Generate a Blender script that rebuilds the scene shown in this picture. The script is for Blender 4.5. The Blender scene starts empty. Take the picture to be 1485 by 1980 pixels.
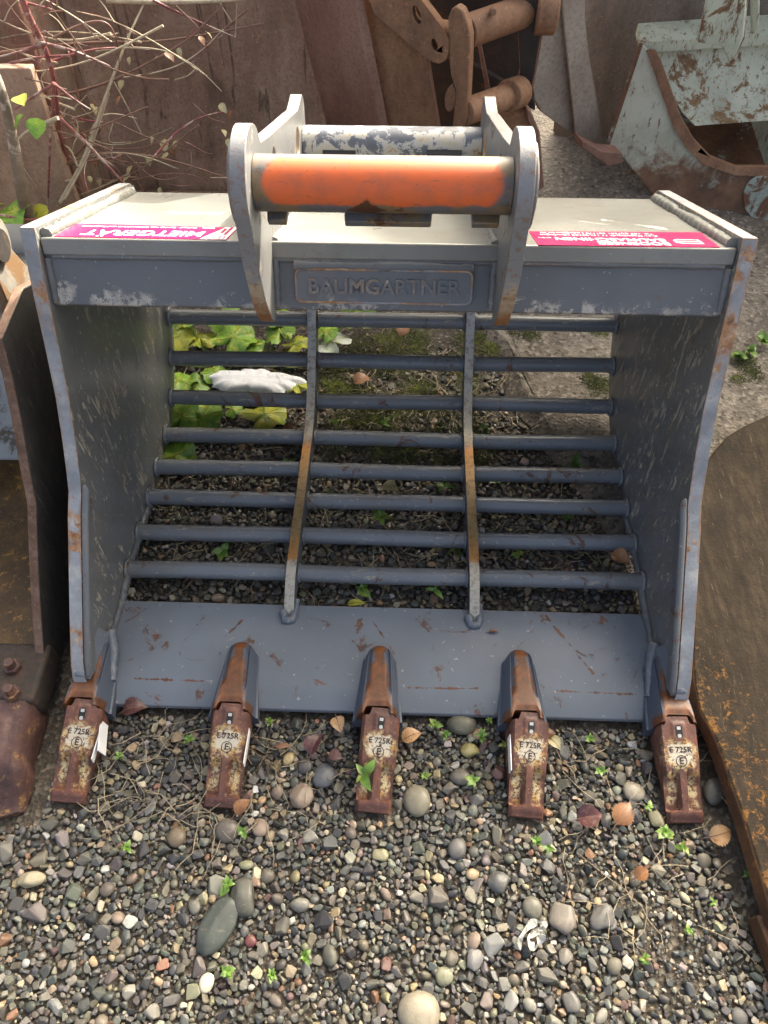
import bpy, bmesh, math, random
import numpy as np
from mathutils import Vector, Matrix
from mathutils.geometry import tessellate_polygon
from mathutils import noise as mnoise
R = math.radians
rnd = random.Random(7)
rng = np.random.default_rng(11)
sc = bpy.context.scene
C = sc.collection

# ------------------------------------------------------------------ camera, sky, sun, exposure
CAM_X, CAM_H = 0.0381, 1.4718
YAW, PITCH, ROLL, FOC = R(-2.197), R(52.49), R(-0.391), 1451.0      # focal length in photo pixels (1485 x 1980)
fw = Vector((math.sin(YAW)*math.cos(PITCH), math.cos(YAW)*math.cos(PITCH), -math.sin(PITCH)))
rt = Vector((math.cos(YAW), -math.sin(YAW), 0)); up = rt.cross(fw)
rt, up = rt*math.cos(ROLL)+up*math.sin(ROLL), -rt*math.sin(ROLL)+up*math.cos(ROLL)
cam = bpy.data.cameras.new('camera'); camo = bpy.data.objects.new('camera', cam); C.objects.link(camo)
cam.sensor_fit = 'VERTICAL'; cam.sensor_height = 36; cam.lens = FOC/1980*36
cam.clip_start = .02; cam.clip_end = 500
M = Matrix((rt, up, -fw)).transposed().to_4x4(); M.translation = (CAM_X, 0, CAM_H)
camo.matrix_world = M
sc.camera = camo

SUN_EL, SUN_AZ = R(32), R(30)              # azimuth from +Y towards +X
w = bpy.data.worlds.new('World'); sc.world = w; w.use_nodes = True
nt = w.node_tree; sky = nt.nodes.new('ShaderNodeTexSky'); sky.sky_type = 'NISHITA'; sky.sun_disc = False
sky.sun_elevation = SUN_EL; sky.sun_rotation = SUN_AZ; sky.air_density = .25; sky.dust_density = 8.; sky.ozone_density = .0
hz = nt.nodes.new('ShaderNodeMix'); hz.data_type = 'RGBA'; hz.blend_type = 'MULTIPLY'; hz.inputs[0].default_value = 1
hz.inputs[7].default_value = (1.0, 1.015, .9, 1)                    # thin warm autumn haze over the whole sky
nt.links.new(sky.outputs[0], hz.inputs[6]); nt.links.new(hz.outputs[2], nt.nodes['Background'].inputs[0]); nt.nodes['Background'].inputs[1].default_value = .15
sl = bpy.data.lights.new('sun', 'SUN'); so = bpy.data.objects.new('sun', sl); C.objects.link(so)
sl.energy = 2.1; sl.angle = R(.6); sl.color = (1, .93, .82)
sd = Vector((math.sin(SUN_AZ)*math.cos(SUN_EL), math.cos(SUN_AZ)*math.cos(SUN_EL), math.sin(SUN_EL)))
so.rotation_euler = sd.to_track_quat('Z', 'Y').to_euler(); so.location = sd*12
sc.view_settings.view_transform = 'Standard'; sc.view_settings.look = 'None'
sc.view_settings.exposure = 2.6; sc.view_settings.gamma = 1; sc.view_settings.use_curve_mapping = False

# ------------------------------------------------------------------ a photo pixel gives a direction; the distance comes from a plane
O = Vector((CAM_X, 0, CAM_H))
def ray(px, py): return fw + rt*((px-742.5)/FOC) + up*((990-py)/FOC)
def atz(px, py, z): d = ray(px, py); return O + d*((z-CAM_H)/d.z)
def aty(px, py, y): d = ray(px, py); return O + d*(y/d.y)
def atx(px, py, x): d = ray(px, py); return O + d*((x-CAM_X)/d.x)
def onp(px, py, p0, n): d = ray(px, py); n = Vector(n); return O + d*((Vector(p0)-O).dot(n)/d.dot(n))

# ------------------------------------------------------------------ materials
class Mt:
    def __init__(s, name):
        s.m = bpy.data.materials.new(name); s.m.use_nodes = True; s.t = s.m.node_tree
        s.b = s.t.nodes['Principled BSDF']; s.tc = s.t.nodes.new('ShaderNodeTexCoord'); s.v = s.tc.outputs['Object']
    def nd(s, ty, **p):
        n = s.t.nodes.new('ShaderNode'+ty)
        for k, v in p.items(): setattr(n, k, v)
        return n
    def put(s, sock, v):
        if hasattr(v, 'is_output'): s.t.links.new(v, sock)
        elif v is not None:
            if isinstance(v, (tuple, list)) and len(v) == 3 and sock.type == 'RGBA': v = (*v, 1)
            sock.default_value = v
    def map(s, scale=(1,1,1), rot=(0,0,0), loc=(0,0,0), vec=None):
        n = s.nd('Mapping'); s.put(n.inputs['Vector'], vec or s.v); n.inputs['Scale'].default_value = scale
        n.inputs['Rotation'].default_value = rot; n.inputs['Location'].default_value = loc; return n.outputs[0]
    def noise(s, sc_=5, det=6, ro=.6, vec=None, dist=0, col=False):
        n = s.nd('TexNoise'); s.put(n.inputs['Vector'], vec or s.v); n.inputs['Scale'].default_value = sc_
        n.inputs['Detail'].default_value = det; n.inputs['Roughness'].default_value = ro; n.inputs['Distortion'].default_value = dist
        return n.outputs['Color' if col else 'Fac']
    def vor(s, sc_=5, vec=None, out='Distance', feature='F1'):
        n = s.nd('TexVoronoi', feature=feature); s.put(n.inputs['Vector'], vec or s.v); n.inputs['Scale'].default_value = sc_
        return n.outputs[out]
    def thr(s, f, lo, hi, a=0., b=1.):
        n = s.nd('MapRange', interpolation_type='SMOOTHSTEP'); s.put(n.inputs[0], f)
        n.inputs[1].default_value = lo; n.inputs[2].default_value = hi; n.inputs[3].default_value = a; n.inputs[4].default_value = b
        return n.outputs[0]
    def ramp(s, f, stops):
        n = s.nd('ValToRGB'); s.put(n.inputs[0], f); e = n.color_ramp.elements
        while len(e) < len(stops): e.new(.5)
        for i, (p, c) in enumerate(stops): e[i].position = p; e[i].color = (*c, 1)
        return n.outputs[0]
    def mix(s, f, a, b, bt='MIX'):
        n = s.nd('Mix', data_type='RGBA', blend_type=bt)
        s.put(n.inputs[0], f); s.put(n.inputs[6], a); s.put(n.inputs[7], b); return n.outputs[2]
    def op(s, o, a, b=None, clamp=False):
        n = s.nd('Math', operation=o, use_clamp=clamp); s.put(n.inputs[0], a)
        if b is not None: s.put(n.inputs[1], b)
        return n.outputs[0]
    def xyz(s, vec=None):
        n = s.nd('SeparateXYZ'); s.put(n.inputs[0], vec or s.v); return n.outputs
    def edge(s, rad=.006, lo=.02, hi=.14):
        b = s.nd('Bevel', samples=4); b.inputs[0].default_value = rad
        g = s.nd('NewGeometry'); d = s.nd('VectorMath', operation='DOT_PRODUCT')
        s.t.links.new(b.outputs[0], d.inputs[0]); s.t.links.new(g.outputs['Normal'], d.inputs[1])
        return s.thr(s.op('SUBTRACT', 1., d.outputs['Value']), lo, hi)
    def attr(s, name): n = s.nd('Attribute', attribute_name=name); return n.outputs['Color']
    def bump(s, h, st=.3, dist=.002):
        n = s.nd('Bump'); s.put(n.inputs['Height'], h); n.inputs['Strength'].default_value = st; n.inputs['Distance'].default_value = dist
        s.t.links.new(n.outputs[0], s.b.inputs['Normal'])
    def done(s, col, rough=.5, metal=0., spec=None):
        s.put(s.b.inputs['Base Color'], col); s.put(s.b.inputs['Roughness'], rough); s.put(s.b.inputs['Metallic'], metal)
        if spec is not None: s.b.inputs['Specular IOR Level'].default_value = spec
        return s.m

RUSTC = [(.0, (.018,.009,.006)), (.35, (.065,.026,.013)), (.6, (.15,.055,.02)), (.8, (.28,.11,.035)), (1., (.42,.2,.08))]
def paint(name, det=5, lines=(), base=(.105,.113,.122), rough=.36, streak=(40,40,6), amount=.5, rust=.35, edge=True, mudlow=None, scr=(.34,.30,.24), fleck=.5, dusty=.25):
    m = Mt(name)
    big = m.noise(3.1, 4); fine = m.noise(60, 5, .65)
    col = m.mix(m.thr(big, .35, .7), base, tuple(c*1.28 for c in base))
    col = m.mix(m.op('MULTIPLY', m.thr(m.noise(9, 6, .7), .45, .75), dusty), col, (.16,.145,.12))          # dusty film
    sv = m.map(streak, (.12,.06,.2)); s1 = m.noise(1, det, .7, sv, .6)
    patch = m.thr(m.noise(5.5, 4, .7), .49-.05*amount, .60-.05*amount)
    smask = m.op('MULTIPLY', m.thr(s1, .66-.06*amount, .69-.06*amount), patch)
    col = m.mix(m.op('MULTIPLY', smask, .85), col, scr)                                                     # scrapes and dried mud
    if amount > 1.2:
        for rot_, sc2, lo_ in (((.75,0,0), (40,110,6), .625), ((-.5,0,0), (40,140,7), .635), ((.2,0,0), (40,34,26), .625)):
            x2 = m.op('MULTIPLY', m.thr(m.noise(1, 4, .75, m.map(sc2, rot_), .4), lo_, lo_+.025), m.thr(m.noise(3.7, 4, .7, m.map(loc=(sc2[1],1,2))), .47, .58))
            col = m.mix(m.op('MULTIPLY', x2, .7), col, tuple(c*1.1 for c in scr))
        col = m.mix(m.op('MULTIPLY', m.thr(m.noise(1, 7, .75, m.map((9,16,4.5),(.15,0,0))), .5, .68), .35), col, (.2,.18,.145))
    f1 = m.op('MULTIPLY', m.thr(m.noise(95, 2, .5), .70, .74), fleck); col = m.mix(f1, col, (.5,.47,.4))
    rm = m.op('MULTIPLY', m.thr(m.noise(13, 8, .75, dist=.8), .585, .63), rust*2, True)
    rc = m.ramp(m.noise(50, 5), RUSTC); col = m.mix(rm, col, rc)
    if mudlow:                                                                                              # pale crusted mud along a low edge: (axis, lo, hi)
        ax, lo, hi = mudlow
        z = m.op('SUBTRACT', m.xyz()[ax], m.op('MULTIPLY', m.op('SUBTRACT', m.noise(14, 6, .7), .5), .09))
        mk = m.op('MULTIPLY', m.thr(z, hi, lo), m.op('MULTIPLY', m.thr(m.noise(34, 6, .8), .5, .53), m.thr(m.noise(7, 3), .42, .52)))
        col = m.mix(mk, col, m.ramp(m.noise(80, 4), [(0,(.16,.14,.11)), (.6,(.42,.40,.36)), (1,(.6,.58,.54))]))
    for (ax_, ay_, bx_, by_, wd_, *lc) in lines:                                                                 # long gouges rusted through the paint
        X, Y = m.xyz()[0], m.xyz()[1]; L2 = (bx_-ax_)**2+(by_-ay_)**2
        tt = m.op('DIVIDE', m.op('ADD', m.op('MULTIPLY', m.op('SUBTRACT', X, ax_), bx_-ax_), m.op('MULTIPLY', m.op('SUBTRACT', Y, ay_), by_-ay_)), L2, True)
        dx = m.op('SUBTRACT', m.op('SUBTRACT', X, ax_), m.op('MULTIPLY', tt, bx_-ax_)); dy = m.op('SUBTRACT', m.op('SUBTRACT', Y, ay_), m.op('MULTIPLY', tt, by_-ay_))
        dl = m.op('ADD', m.op('ADD', m.op('SQRT', m.op('ADD', m.op('MULTIPLY', dx, dx), m.op('MULTIPLY', dy, dy))), m.op('MULTIPLY', m.op('SUBTRACT', m.noise(55, 7, .8), .5), wd_*11)), m.op('MULTIPLY', m.thr(m.noise(22, 4), .5, .58), wd_*1.3))
        col = m.mix(m.thr(dl, wd_*1.4, wd_*.6), col, lc[0] if lc else rc)
    rgh = m.op('ADD', m.op('MULTIPLY', m.noise(7, 5), .3), rough-.13)
    rgh = m.op('ADD', rgh, m.op('MULTIPLY', m.op('ADD', smask, rm), .35), True)
    if edge:
        em = m.op('MULTIPLY', m.edge(), m.thr(m.noise(16, 6, .75), .43, .58))
        col = m.mix(em, col, m.ramp(m.noise(35, 5), [(.3,(.13,.055,.025)), (.5,(.33,.2,.11)), (.68,(.5,.46,.38))]))
    m.bump(m.op('ADD', m.op('MULTIPLY', fine, .5), m.op('ADD', smask, m.op('MULTIPLY', m.noise(9,3), 3.))), .25, .0012)
    return m.done(col, rgh)

def rustmat(name, dark=(.03,.017,.012), mid=(.085,.042,.026), light=(.16,.085,.05), orange=(.3,.12,.035), oam=.3, sc_=4, streak=(7,7,2.2), rough=.72, spots=.4, paintc=None, pam=.0, pale=None, drips=False):
    m = Mt(name)
    a = m.noise(sc_, 8, .68, dist=.5); b = m.noise(1, 6, .7, m.map(streak)); f = m.noise(90, 4, .7)
    col = m.ramp(m.op('ADD', m.op('MULTIPLY', a, .6), m.op('MULTIPLY', b, .4)), [(.32,dark), (.5,mid), (.68,light)])
    col = m.mix(m.op('MULTIPLY', m.thr(f, .45, .7), .55), col, tuple(c*.45 for c in mid))
    col = m.mix(m.op('MULTIPLY', m.thr(m.noise(38, 6, .8), .54, .7), oam), col, orange)
    col = m.mix(m.op('MULTIPLY', m.thr(m.noise(130, 2), .66, .72), spots), col, tuple(min(1,c*3.2) for c in mid))
    if paintc:
        pm = m.thr(m.noise(sc_*1.7, 9, .72, dist=.6), .47-pam*.3, .53-pam*.3)
        pm = m.op('MULTIPLY', pm, m.thr(m.noise(1, 6, .8, m.map((55,55,14), (.3,.5,.2))), .62, .54))
        pv = m.mix(m.thr(m.noise(7,5), .4, .7), paintc, tuple(c*.72 for c in paintc)); col = m.mix(pm, col, pv)
    if pale:
        col = m.mix(m.op('MULTIPLY', m.thr(m.noise(1, 5, .8, m.map((120,120,14),(.2,.3,.1))), .6, .68), .7), col, pale)
    if drips:
        dm = m.op('MULTIPLY', m.thr(m.noise(1, 3, .5, m.map((42,42,.8))), .62, .66), m.thr(m.noise(3, 4), .42, .55)); col = m.mix(m.op('MULTIPLY', dm, .6), col, (.03,.018,.013))
        col = m.mix(m.op('MULTIPLY', m.thr(m.noise(16, 9, .85), .53, .6), .5), col, (.36,.27,.2))
    m.bump(m.op('ADD', m.op('MULTIPLY', f, .6), m.noise(22, 6, .7)), .55, .002)
    return m.done(col, m.op('ADD', m.op('MULTIPLY', m.noise(12,4), .3), rough-.15))

def flat(name, col, rough=.5, metal=0., var=.25, sc_=30, col2=None, am=.5):
    m = Mt(name); c = m.mix(m.thr(m.noise(sc_, 6, .7), .35, .7), col, tuple(x*(1-var) for x in col))
    if col2: c = m.mix(m.op('MULTIPLY', m.thr(m.noise(sc_*.35, 7, .75, dist=.6), .56-.1*am, .62-.06*am), 1.), c, col2)
    m.bump(m.noise(sc_*3, 4), .15, .001)
    return m.done(c, rough, metal)

MAT = {}
MAT['paint'] = paint('anthracite_paint')
MAT['plate'] = paint('side_plate_paint', base=(.128,.134,.138), streak=(55,65,17), amount=1.42, det=3, rust=.12, fleck=.9, dusty=.75, scr=(.46,.41,.32))
MAT['beam'] = paint('beam_paint', base=(.098,.106,.116), streak=(30,50,50), amount=.25, rust=.12, mudlow=(2, .668, .682), dusty=.2)
MAT['beamtop'] = paint('beam_top_paint', lines=[(.41,1.315,.50,1.245,.006,(.6,.6,.58)), (.36,1.30,.41,1.27,.002,(.45,.45,.42)), (-.2,1.40,-.12,1.36,.0015,(.45,.45,.42))], base=(.168,.17,.158), rough=.3, streak=(20,60,60), amount=.1, rust=.08, dusty=.55, fleck=.3)
MAT['lip'] = paint('lip_paint', lines=[(.354,.822,.438,.690,.0022), (-.50,.648,-.36,.647,.0018), (.06,.646,.20,.648,.0016), (.36,.648,.52,.646,.0016), (-.02,.80,.03,.72,.0015), (-.30,.79,-.33,.75,.0018)], base=(.13,.15,.178), rough=.32, streak=(30,30,30), amount=.3, rust=.42, fleck=.5, dusty=.08)
MAT['ear'] = paint('ear_paint', base=(.125,.127,.128), rough=.4, streak=(30,30,60), amount=1., rust=.32, dusty=.5)
MAT['bar'] = paint('bar_paint', base=(.138,.15,.165), rough=.3, streak=(40,130,130), amount=1.1, rust=.42, edge=False, dusty=.55)

def rimmat():
    m = Mt('worn_plate_edge'); n = m.noise(9, 7, .7, dist=.4); e = m.edge(.008, .01, .1)
    col = m.ramp(m.noise(14, 6, .65), [(.4,(.2,.215,.235)), (.56,(.29,.305,.325)), (.66,(.4,.4,.38))])
    rc = m.ramp(m.noise(40, 6, .7), [(.3,(.12,.05,.022)), (.5,(.34,.17,.075)), (.7,(.5,.4,.28))])
    f = m.op('ADD', m.op('MULTIPLY', e, .13), n)
    col = m.mix(m.thr(f, .56, .62), col, rc); col = m.mix(m.op('MULTIPLY', m.thr(m.noise(90,4,.7), .6, .66), .6), col, (.3,.17,.09))
    m.bump(m.noise(40, 6, .7), .6, .003); return m.done(col, .45)
MAT['rim'] = rimmat()
def earrim():
    m = Mt('worn_ear_edge'); z = m.xyz()[2]
    f = m.op('ADD', z, m.op('MULTIPLY', m.op('SUBTRACT', m.noise(22, 6, .75), .5), .22))
    col = m.ramp(m.thr(f, .62, .95), [(.12,(.28,.14,.06)), (.3,(.4,.32,.22)), (.45,(.24,.245,.25)), (.6,(.2,.207,.215)), (1,(.19,.195,.205))])
    col = m.mix(m.op('MULTIPLY', m.thr(m.noise(80,5,.7), .52, .62), .6), col, (.2,.09,.04))
    m.bump(m.noise(30, 6, .7), .5, .003); return m.done(col, .42)
MAT['earrim'] = earrim()
def ribedge():
    m = Mt('worn_rib_edge'); y = m.xyz()[1]
    f = m.op('ADD', y, m.op('MULTIPLY', m.op('SUBTRACT', m.noise(30, 5), .5), .05))
    st = [(.0,(.42,.39,.33)), (.075,(.46,.42,.34)), (.09,(.42,.2,.06)), (.2,(.27,.19,.09)), (.42,(.29,.2,.1)), (.52,(.4,.24,.09)), (.66,(.48,.21,.055)), (.69,(.24,.21,.165)), (.8,(.4,.38,.33)), (1,(.46,.44,.4))]
    col = m.ramp(m.thr(f, .78, 1.56), st)
    col = m.mix(m.op('MULTIPLY', m.thr(m.noise(70,6,.75), .48, .6), .5), col, (.1,.055,.025))
    m.bump(m.noise(80, 5), .4, .002); return m.done(col, .45, .25)
MAT['ribedge'] = ribedge()
def orangetube():
    m = Mt('orange_sprayed_tube'); x, y, z = m.xyz()
    ang = m.op('ARCTAN2', m.op('SUBTRACT', z, .894), m.op('SUBTRACT', 1.045, y))                 # angle round the tube, 0 = towards the front
    wob = m.op('MULTIPLY', m.op('SUBTRACT', m.noise(14, 9, .75), .5), .9)
    a = m.op('ABSOLUTE', m.op('ADD', m.op('SUBTRACT', ang, .62), wob)); ax = m.op('ABSOLUTE', x)
    mk = m.op('MULTIPLY', m.thr(a, 1.0, .82), m.thr(m.op('ADD', m.op('ADD', ax, m.op('MULTIPLY', m.op('POWER', a, 2.), .022)), m.op('MULTIPLY', wob, .02)), .178, .166))
    base = m.mix(m.thr(m.noise(17, 7, .75), .45, .6), (.12,.12,.125), (.2,.14,.07))
    base = m.mix(m.thr(m.noise(24, 6, .8), .58, .66), base, (.09,.035,.015))
    col = m.mix(mk, base, m.mix(m.thr(m.noise(40,5), .4, .65), (.66,.125,.03), (.54,.12,.04)))
    col = m.mix(m.op('MULTIPLY', m.thr(m.noise(1, 6, .8, m.map((26,190,190))), .6, .64), .75), col, (.16,.1,.06))
    sp_ = m.op('ADD', m.op('ADD', m.op('ABSOLUTE', m.op('ADD', x, .022)), m.op('MULTIPLY', m.op('ABSOLUTE', m.op('ADD', ang, .55)), .05)), m.op('MULTIPLY', m.op('SUBTRACT', m.noise(40,7,.8), .5), .06))
    col = m.mix(m.thr(sp_, .032, .024), col, (.075,.03,.012))
    col = m.mix(m.op('MULTIPLY', m.thr(m.noise(120,3), .66, .7), .6), col, (.2,.05,.02))
    m.bump(m.noise(60,5), .2, .001); return m.done(col, .5)
MAT['orange'] = orangetube()
def reartube():
    m = Mt('chipped_tube'); n = m.noise(15, 8, .75, dist=.5)
    col = m.ramp(n, [(.42,(.12,.13,.15)), (.5,(.14,.15,.18)), (.52,(.5,.5,.48)), (.6,(.5,.45,.34)), (.66,(.3,.16,.06))])
    m.bump(m.noise(50,5), .3, .001); return m.done(col, .5)
MAT['chip'] = reartube()
def toothmat():
    m = Mt('rusty_cast_tooth'); x, y, z = m.xyz()
    oi = m.nd('ObjectInfo'); sh_ = m.nd('VectorMath', operation='ADD'); m.put(sh_.inputs[0], m.v); cmb = m.nd('CombineXYZ')
    for k_ in range(3): m.put(cmb.inputs[k_], m.op('MULTIPLY', oi.outputs['Random'], 3.7+2.1*k_))
    m.put(sh_.inputs[1], cmb.outputs[0]); ov = sh_.outputs[0]
    n = m.noise(26, 7, .7, ov); f = m.noise(160, 3, .7, ov)
    col = m.ramp(n, [(.3,(.05,.022,.018)), (.5,(.115,.048,.035)), (.7,(.2,.085,.05))])
    wb = m.op('MULTIPLY', m.op('SUBTRACT', m.noise(60,5,.7,ov), .46), .06)
    ax = m.op('ABSOLUTE', x); pk = m.op('ABSOLUTE', m.op('ADD', y, .087)); pxx = m.op('ABSOLUTE', m.op('SUBTRACT', ax, .019))
    low = m.op('MULTIPLY', m.thr(m.op('ADD', pk, wb), .036, .02), m.thr(m.op('ADD', pxx, m.op('MULTIPLY', wb, .6)), .013, .005))
    yy = m.op('ADD', y, .036); d = m.op('SQRT', m.op('ADD', m.op('MULTIPLY', m.op('MULTIPLY', x, x), .72), m.op('MULTIPLY', yy, yy)))
    halo = m.thr(m.op('ADD', d, wb), .036, .02)
    col = m.mix(m.op('MULTIPLY', m.op('MAXIMUM', low, halo), m.thr(f, .4, .54)), col, m.mix(m.thr(m.noise(70,4), .45, .6), (.5,.42,.24), (.42,.25,.07)))
    q = m.op('MAXIMUM', m.op('SUBTRACT', m.op('ABSOLUTE', x), .009), m.op('SUBTRACT', m.op('ABSOLUTE', m.op('ADD', y, .034)), .004))
    col = m.mix(m.op('MULTIPLY', m.thr(m.op('ADD', q, m.op('MULTIPLY', m.op('SUBTRACT', m.noise(90,5,.7,ov), .46), .03)), .015, .010), m.thr(f, .34, .48)), col, (.5,.455,.36))
    col = m.mix(m.op('MULTIPLY', m.thr(f, .58, .66), .35), col, (.36,.2,.12))
    m.bump(m.op('ADD', n, f), .5, .0015); return m.done(col, .5)
MAT['tooth'] = toothmat()
def adaptermat():
    m = Mt('half_painted_adapter'); x, y, z = m.xyz()
    n = m.noise(20, 7, .72); col = m.ramp(n, [(.3,(.04,.018,.01)), (.5,(.12,.045,.018)), (.7,(.25,.09,.03))])
    f = m.op('ADD', m.op('ADD', m.op('ABSOLUTE', x), m.op('MULTIPLY', m.op('SUBTRACT', y, .02), .12)), m.op('MULTIPLY', m.op('SUBTRACT', m.noise(35,6,.75), .5), .045))
    pm = m.op('MULTIPLY', m.thr(f, .025, .030), m.thr(m.op('ADD', y, m.op('MULTIPLY', n, .03)), .045, .058))
    pm2 = m.thr(m.op('ADD', z, m.op('MULTIPLY', m.op('SUBTRACT', m.noise(30,5), .5), .02)), .064, .056)
    col = m.mix(m.op('MAXIMUM', pm, pm2), col, (.075,.09,.12))
    m.bump(m.op('ADD', n, m.noise(120,4)), .4, .0015); return m.done(col, .45)
MAT['adapter'] = adaptermat()
MAT['magenta'] = flat('magenta_sticker', (.46,.006,.088), .3, 0, .08, 12)
MAT['white'] = flat('white_print', (.8,.79,.77), .45, 0, .06, 40)
MAT['blackprint'] = flat('dark_print', (.035,.022,.016), .6, 0, .2, 60)
MAT['hole_shade'] = flat('recess_shade', (.012,.012,.013), .6)  # near-black colour standing for the shade inside openings
MAT['steel'] = flat('bare_steel', (.62,.61,.58), .35, .5, .2, 60)
MAT['rustA'] = rustmat('dark_brown_rust', (.10,.065,.046), (.33,.215,.15), (.5,.37,.27), (.34,.17,.08), .4, 3.6, (13,13,1.8), drips=True)
MAT['rustAs'] = rustmat('red_brown_rust', (.11,.06,.044), (.25,.135,.097), (.34,.205,.155), (.2,.09,.05), .2, 3, (9,9,2))
MAT['rustB'] = rustmat('orange_brown_rust', (.11,.058,.034), (.26,.135,.073), (.38,.215,.12), (.3,.14,.06), .3, 3, (24,24,9))
MAT['rustC'] = rustmat('grey_rust', (.19,.14,.10), (.36,.3,.24), (.46,.40,.33), (.25,.12,.05), .25, 3, (10,10,2.5), spots=.2)
MAT['rustblack'] = rustmat('black_worn_rust', (.012,.011,.01), (.03,.024,.02), (.08,.045,.03), (.2,.09,.04), .4, 6, (20,20,9))
MAT['green'] = rustmat('pale_green_worn', (.1,.05,.024), (.19,.1,.048), (.26,.16,.07), (.3,.15,.04), .4, 5, (30,30,7), paintc=(.5,.53,.4), pam=.3)
MAT['greenrust'] = rustmat('rust_over_green', (.07,.034,.018), (.15,.07,.034), (.22,.12,.06), (.3,.14,.05), .35, 5, (20,20,8), paintc=(.34,.38,.32), pam=-.12)
MAT['rustE'] = rustmat('slab_rust', (.012,.009,.006), (.029,.020,.012), (.052,.036,.021), (.24,.105,.018), .5, 3.2, (40,40,7), rough=.66, pale=(.1,.075,.045))
def slabmat():
    m = Mt('slab_rust_flecked'); x, y, z = m.xyz(); f = m.noise(90, 4, .7)
    col = m.ramp(m.op('ADD', m.op('MULTIPLY', m.noise(4,8,.7), .5), m.op('MULTIPLY', m.noise(1,6,.75,m.map((45,8,45),(0,0,.25))), .5)), [(.36,(.012,.009,.006)), (.5,(.03,.021,.013)), (.62,(.062,.044,.025))])
    near_ = m.thr(m.op('ADD', m.op('SUBTRACT', x, m.op('MULTIPLY', m.op('SUBTRACT', .62, y), .22)), m.op('MULTIPLY', m.op('SUBTRACT', m.noise(6,5), .5), .25)), .80, .58)
    k = m.op('ADD', m.noise(55, 8, .8, dist=.5), m.op('MULTIPLY', near_, .11))
    col = m.mix(m.thr(k, .61, .69), col, m.mix(f, (.08,.036,.01), (.26,.125,.03)))
    col = m.mix(m.op('MULTIPLY', m.thr(m.noise(1, 4, .8, m.map((150,16,150),(0,0,.35))), .62, .66), .6), col, (.13,.1,.065))
    m.bump(m.op('ADD', f, m.noise(24,6,.7)), .7, .003); return m.done(col, .75, 0., .18)
MAT['rustE'] = slabmat()
MAT['rustEedge'] = rustmat('slab_edge_rust', (.035,.018,.01), (.1,.045,.018), (.19,.09,.03), (.36,.15,.03), .6, 8, (16,16,9))
MAT['rustL'] = rustmat('neighbour_dark_steel', (.012,.011,.011), (.03,.027,.025), (.06,.053,.048), (.1,.06,.03), .2, 4, (24,24,8), pale=(.16,.15,.13))
MAT['rustLedge'] = rustmat('neighbour_edge_rust', (.05,.026,.017), (.14,.078,.05), (.24,.165,.125), (.28,.13,.05), .5, 22, (16,16,9))
MAT['rustLin'] = rustmat('neighbour_rusty_silt', (.02,.012,.005), (.1,.052,.014), (.24,.125,.028), (.6,.3,.05), .9, 11, (9,9,9), rough=.45)
MAT['greyL'] = flat('weathered_grey_steel', (.42,.42,.4), .6, 0, .3, 9, (.12,.09,.06), .2)
MAT['creamL'] = flat('pale_worn_paint', (.26,.245,.215), .5, 0, .3, 20, (.2,.12,.06), .3)

def stonemat():
    m = Mt('wet_stone'); c = m.attr('Col')
    col = m.mix(m.op('MULTIPLY', m.thr(m.noise(110, 6, .75), .42, .68), .5), c, m.mix(.5, c, (.2,.17,.13), 'MULTIPLY'))
    col = m.mix(m.op('MULTIPLY', m.thr(m.noise(60, 5, .7, m.map((1,3,2),(.4,.8,.3))), .58, .66), .4), col, (.26,.22,.16))
    m.bump(m.noise(260, 5, .7), .35, .001)
    return m.done(col, m.op('ADD', m.op('MULTIPLY', m.noise(40,3), .5), .2))
MAT['stone'] = stonemat()
def soilmat():
    m = Mt('gravelly_soil'); n = m.noise(7, 9, .75); v = m.vor(120, None, 'Color')
    col = m.ramp(n, [(.3,(.028,.022,.016)), (.5,(.07,.056,.04)), (.7,(.16,.13,.095))])
    g = m.nd('SeparateColor'); m.put(g.inputs[0], v)
    col = m.mix(m.thr(g.outputs[0], .55, .7), col, m.mix(g.outputs[1], (.05,.046,.04), (.22,.185,.14)))
    m.bump(m.op('ADD', m.noise(90,8,.75), m.vor(120)), .9, .006); return m.done(col, .75)
MAT['soil'] = soilmat()
def concmat():
    m = Mt('weathered_concrete'); n = m.noise(4, 9, .75, dist=.4)
    col = m.ramp(n, [(.3,(.07,.058,.045)), (.48,(.19,.16,.125)), (.7,(.42,.37,.305))])
    g = m.nd('SeparateColor'); m.put(g.inputs[0], m.vor(95, None, 'Color'))
    col = m.mix(m.op('MULTIPLY', m.thr(g.outputs[0], .5, .62), .75), col, m.mix(g.outputs[1], (.045,.038,.03), (.4,.35,.28)))
    col = m.mix(m.op('MULTIPLY', m.thr(m.noise(45,6,.8), .56, .64), .7), col, (.035,.03,.024))
    m.bump(m.op('ADD', m.op('MULTIPLY', m.noise(60,8,.8), 2.), m.vor(95)), 1., .006); return m.done(col, .8)
MAT['concrete'] = concmat()
def leafmat(name, a, b, edgec, spot=(.05,.03,.01)):
    m = Mt(name); n = m.noise(32, 7, .7)
    col = m.mix(m.thr(n, .38, .62), a, b); col = m.mix(m.thr(m.noise(26, 6, .75, m.map(loc=(3,1,2))), .53, .62), col, edgec)
    col = m.mix(m.op('MULTIPLY', m.thr(m.noise(120,5,.7), .62, .68), .85), col, spot)
    m.bump(m.noise(60,5), .3, .002)
    return m.done(col, .42)
MAT['leafgreen'] = leafmat('broad_green_leaf', (.1,.21,.025), (.2,.34,.04), (.4,.42,.05))
MAT['leafyellow'] = leafmat('yellowing_leaf', (.3,.34,.045), (.42,.4,.05), (.12,.2,.03), (.09,.045,.015))
MAT['leafwhite'] = leafmat('pale_leaf_underside', (.42,.47,.38), (.5,.53,.46), (.25,.32,.16))
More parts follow.
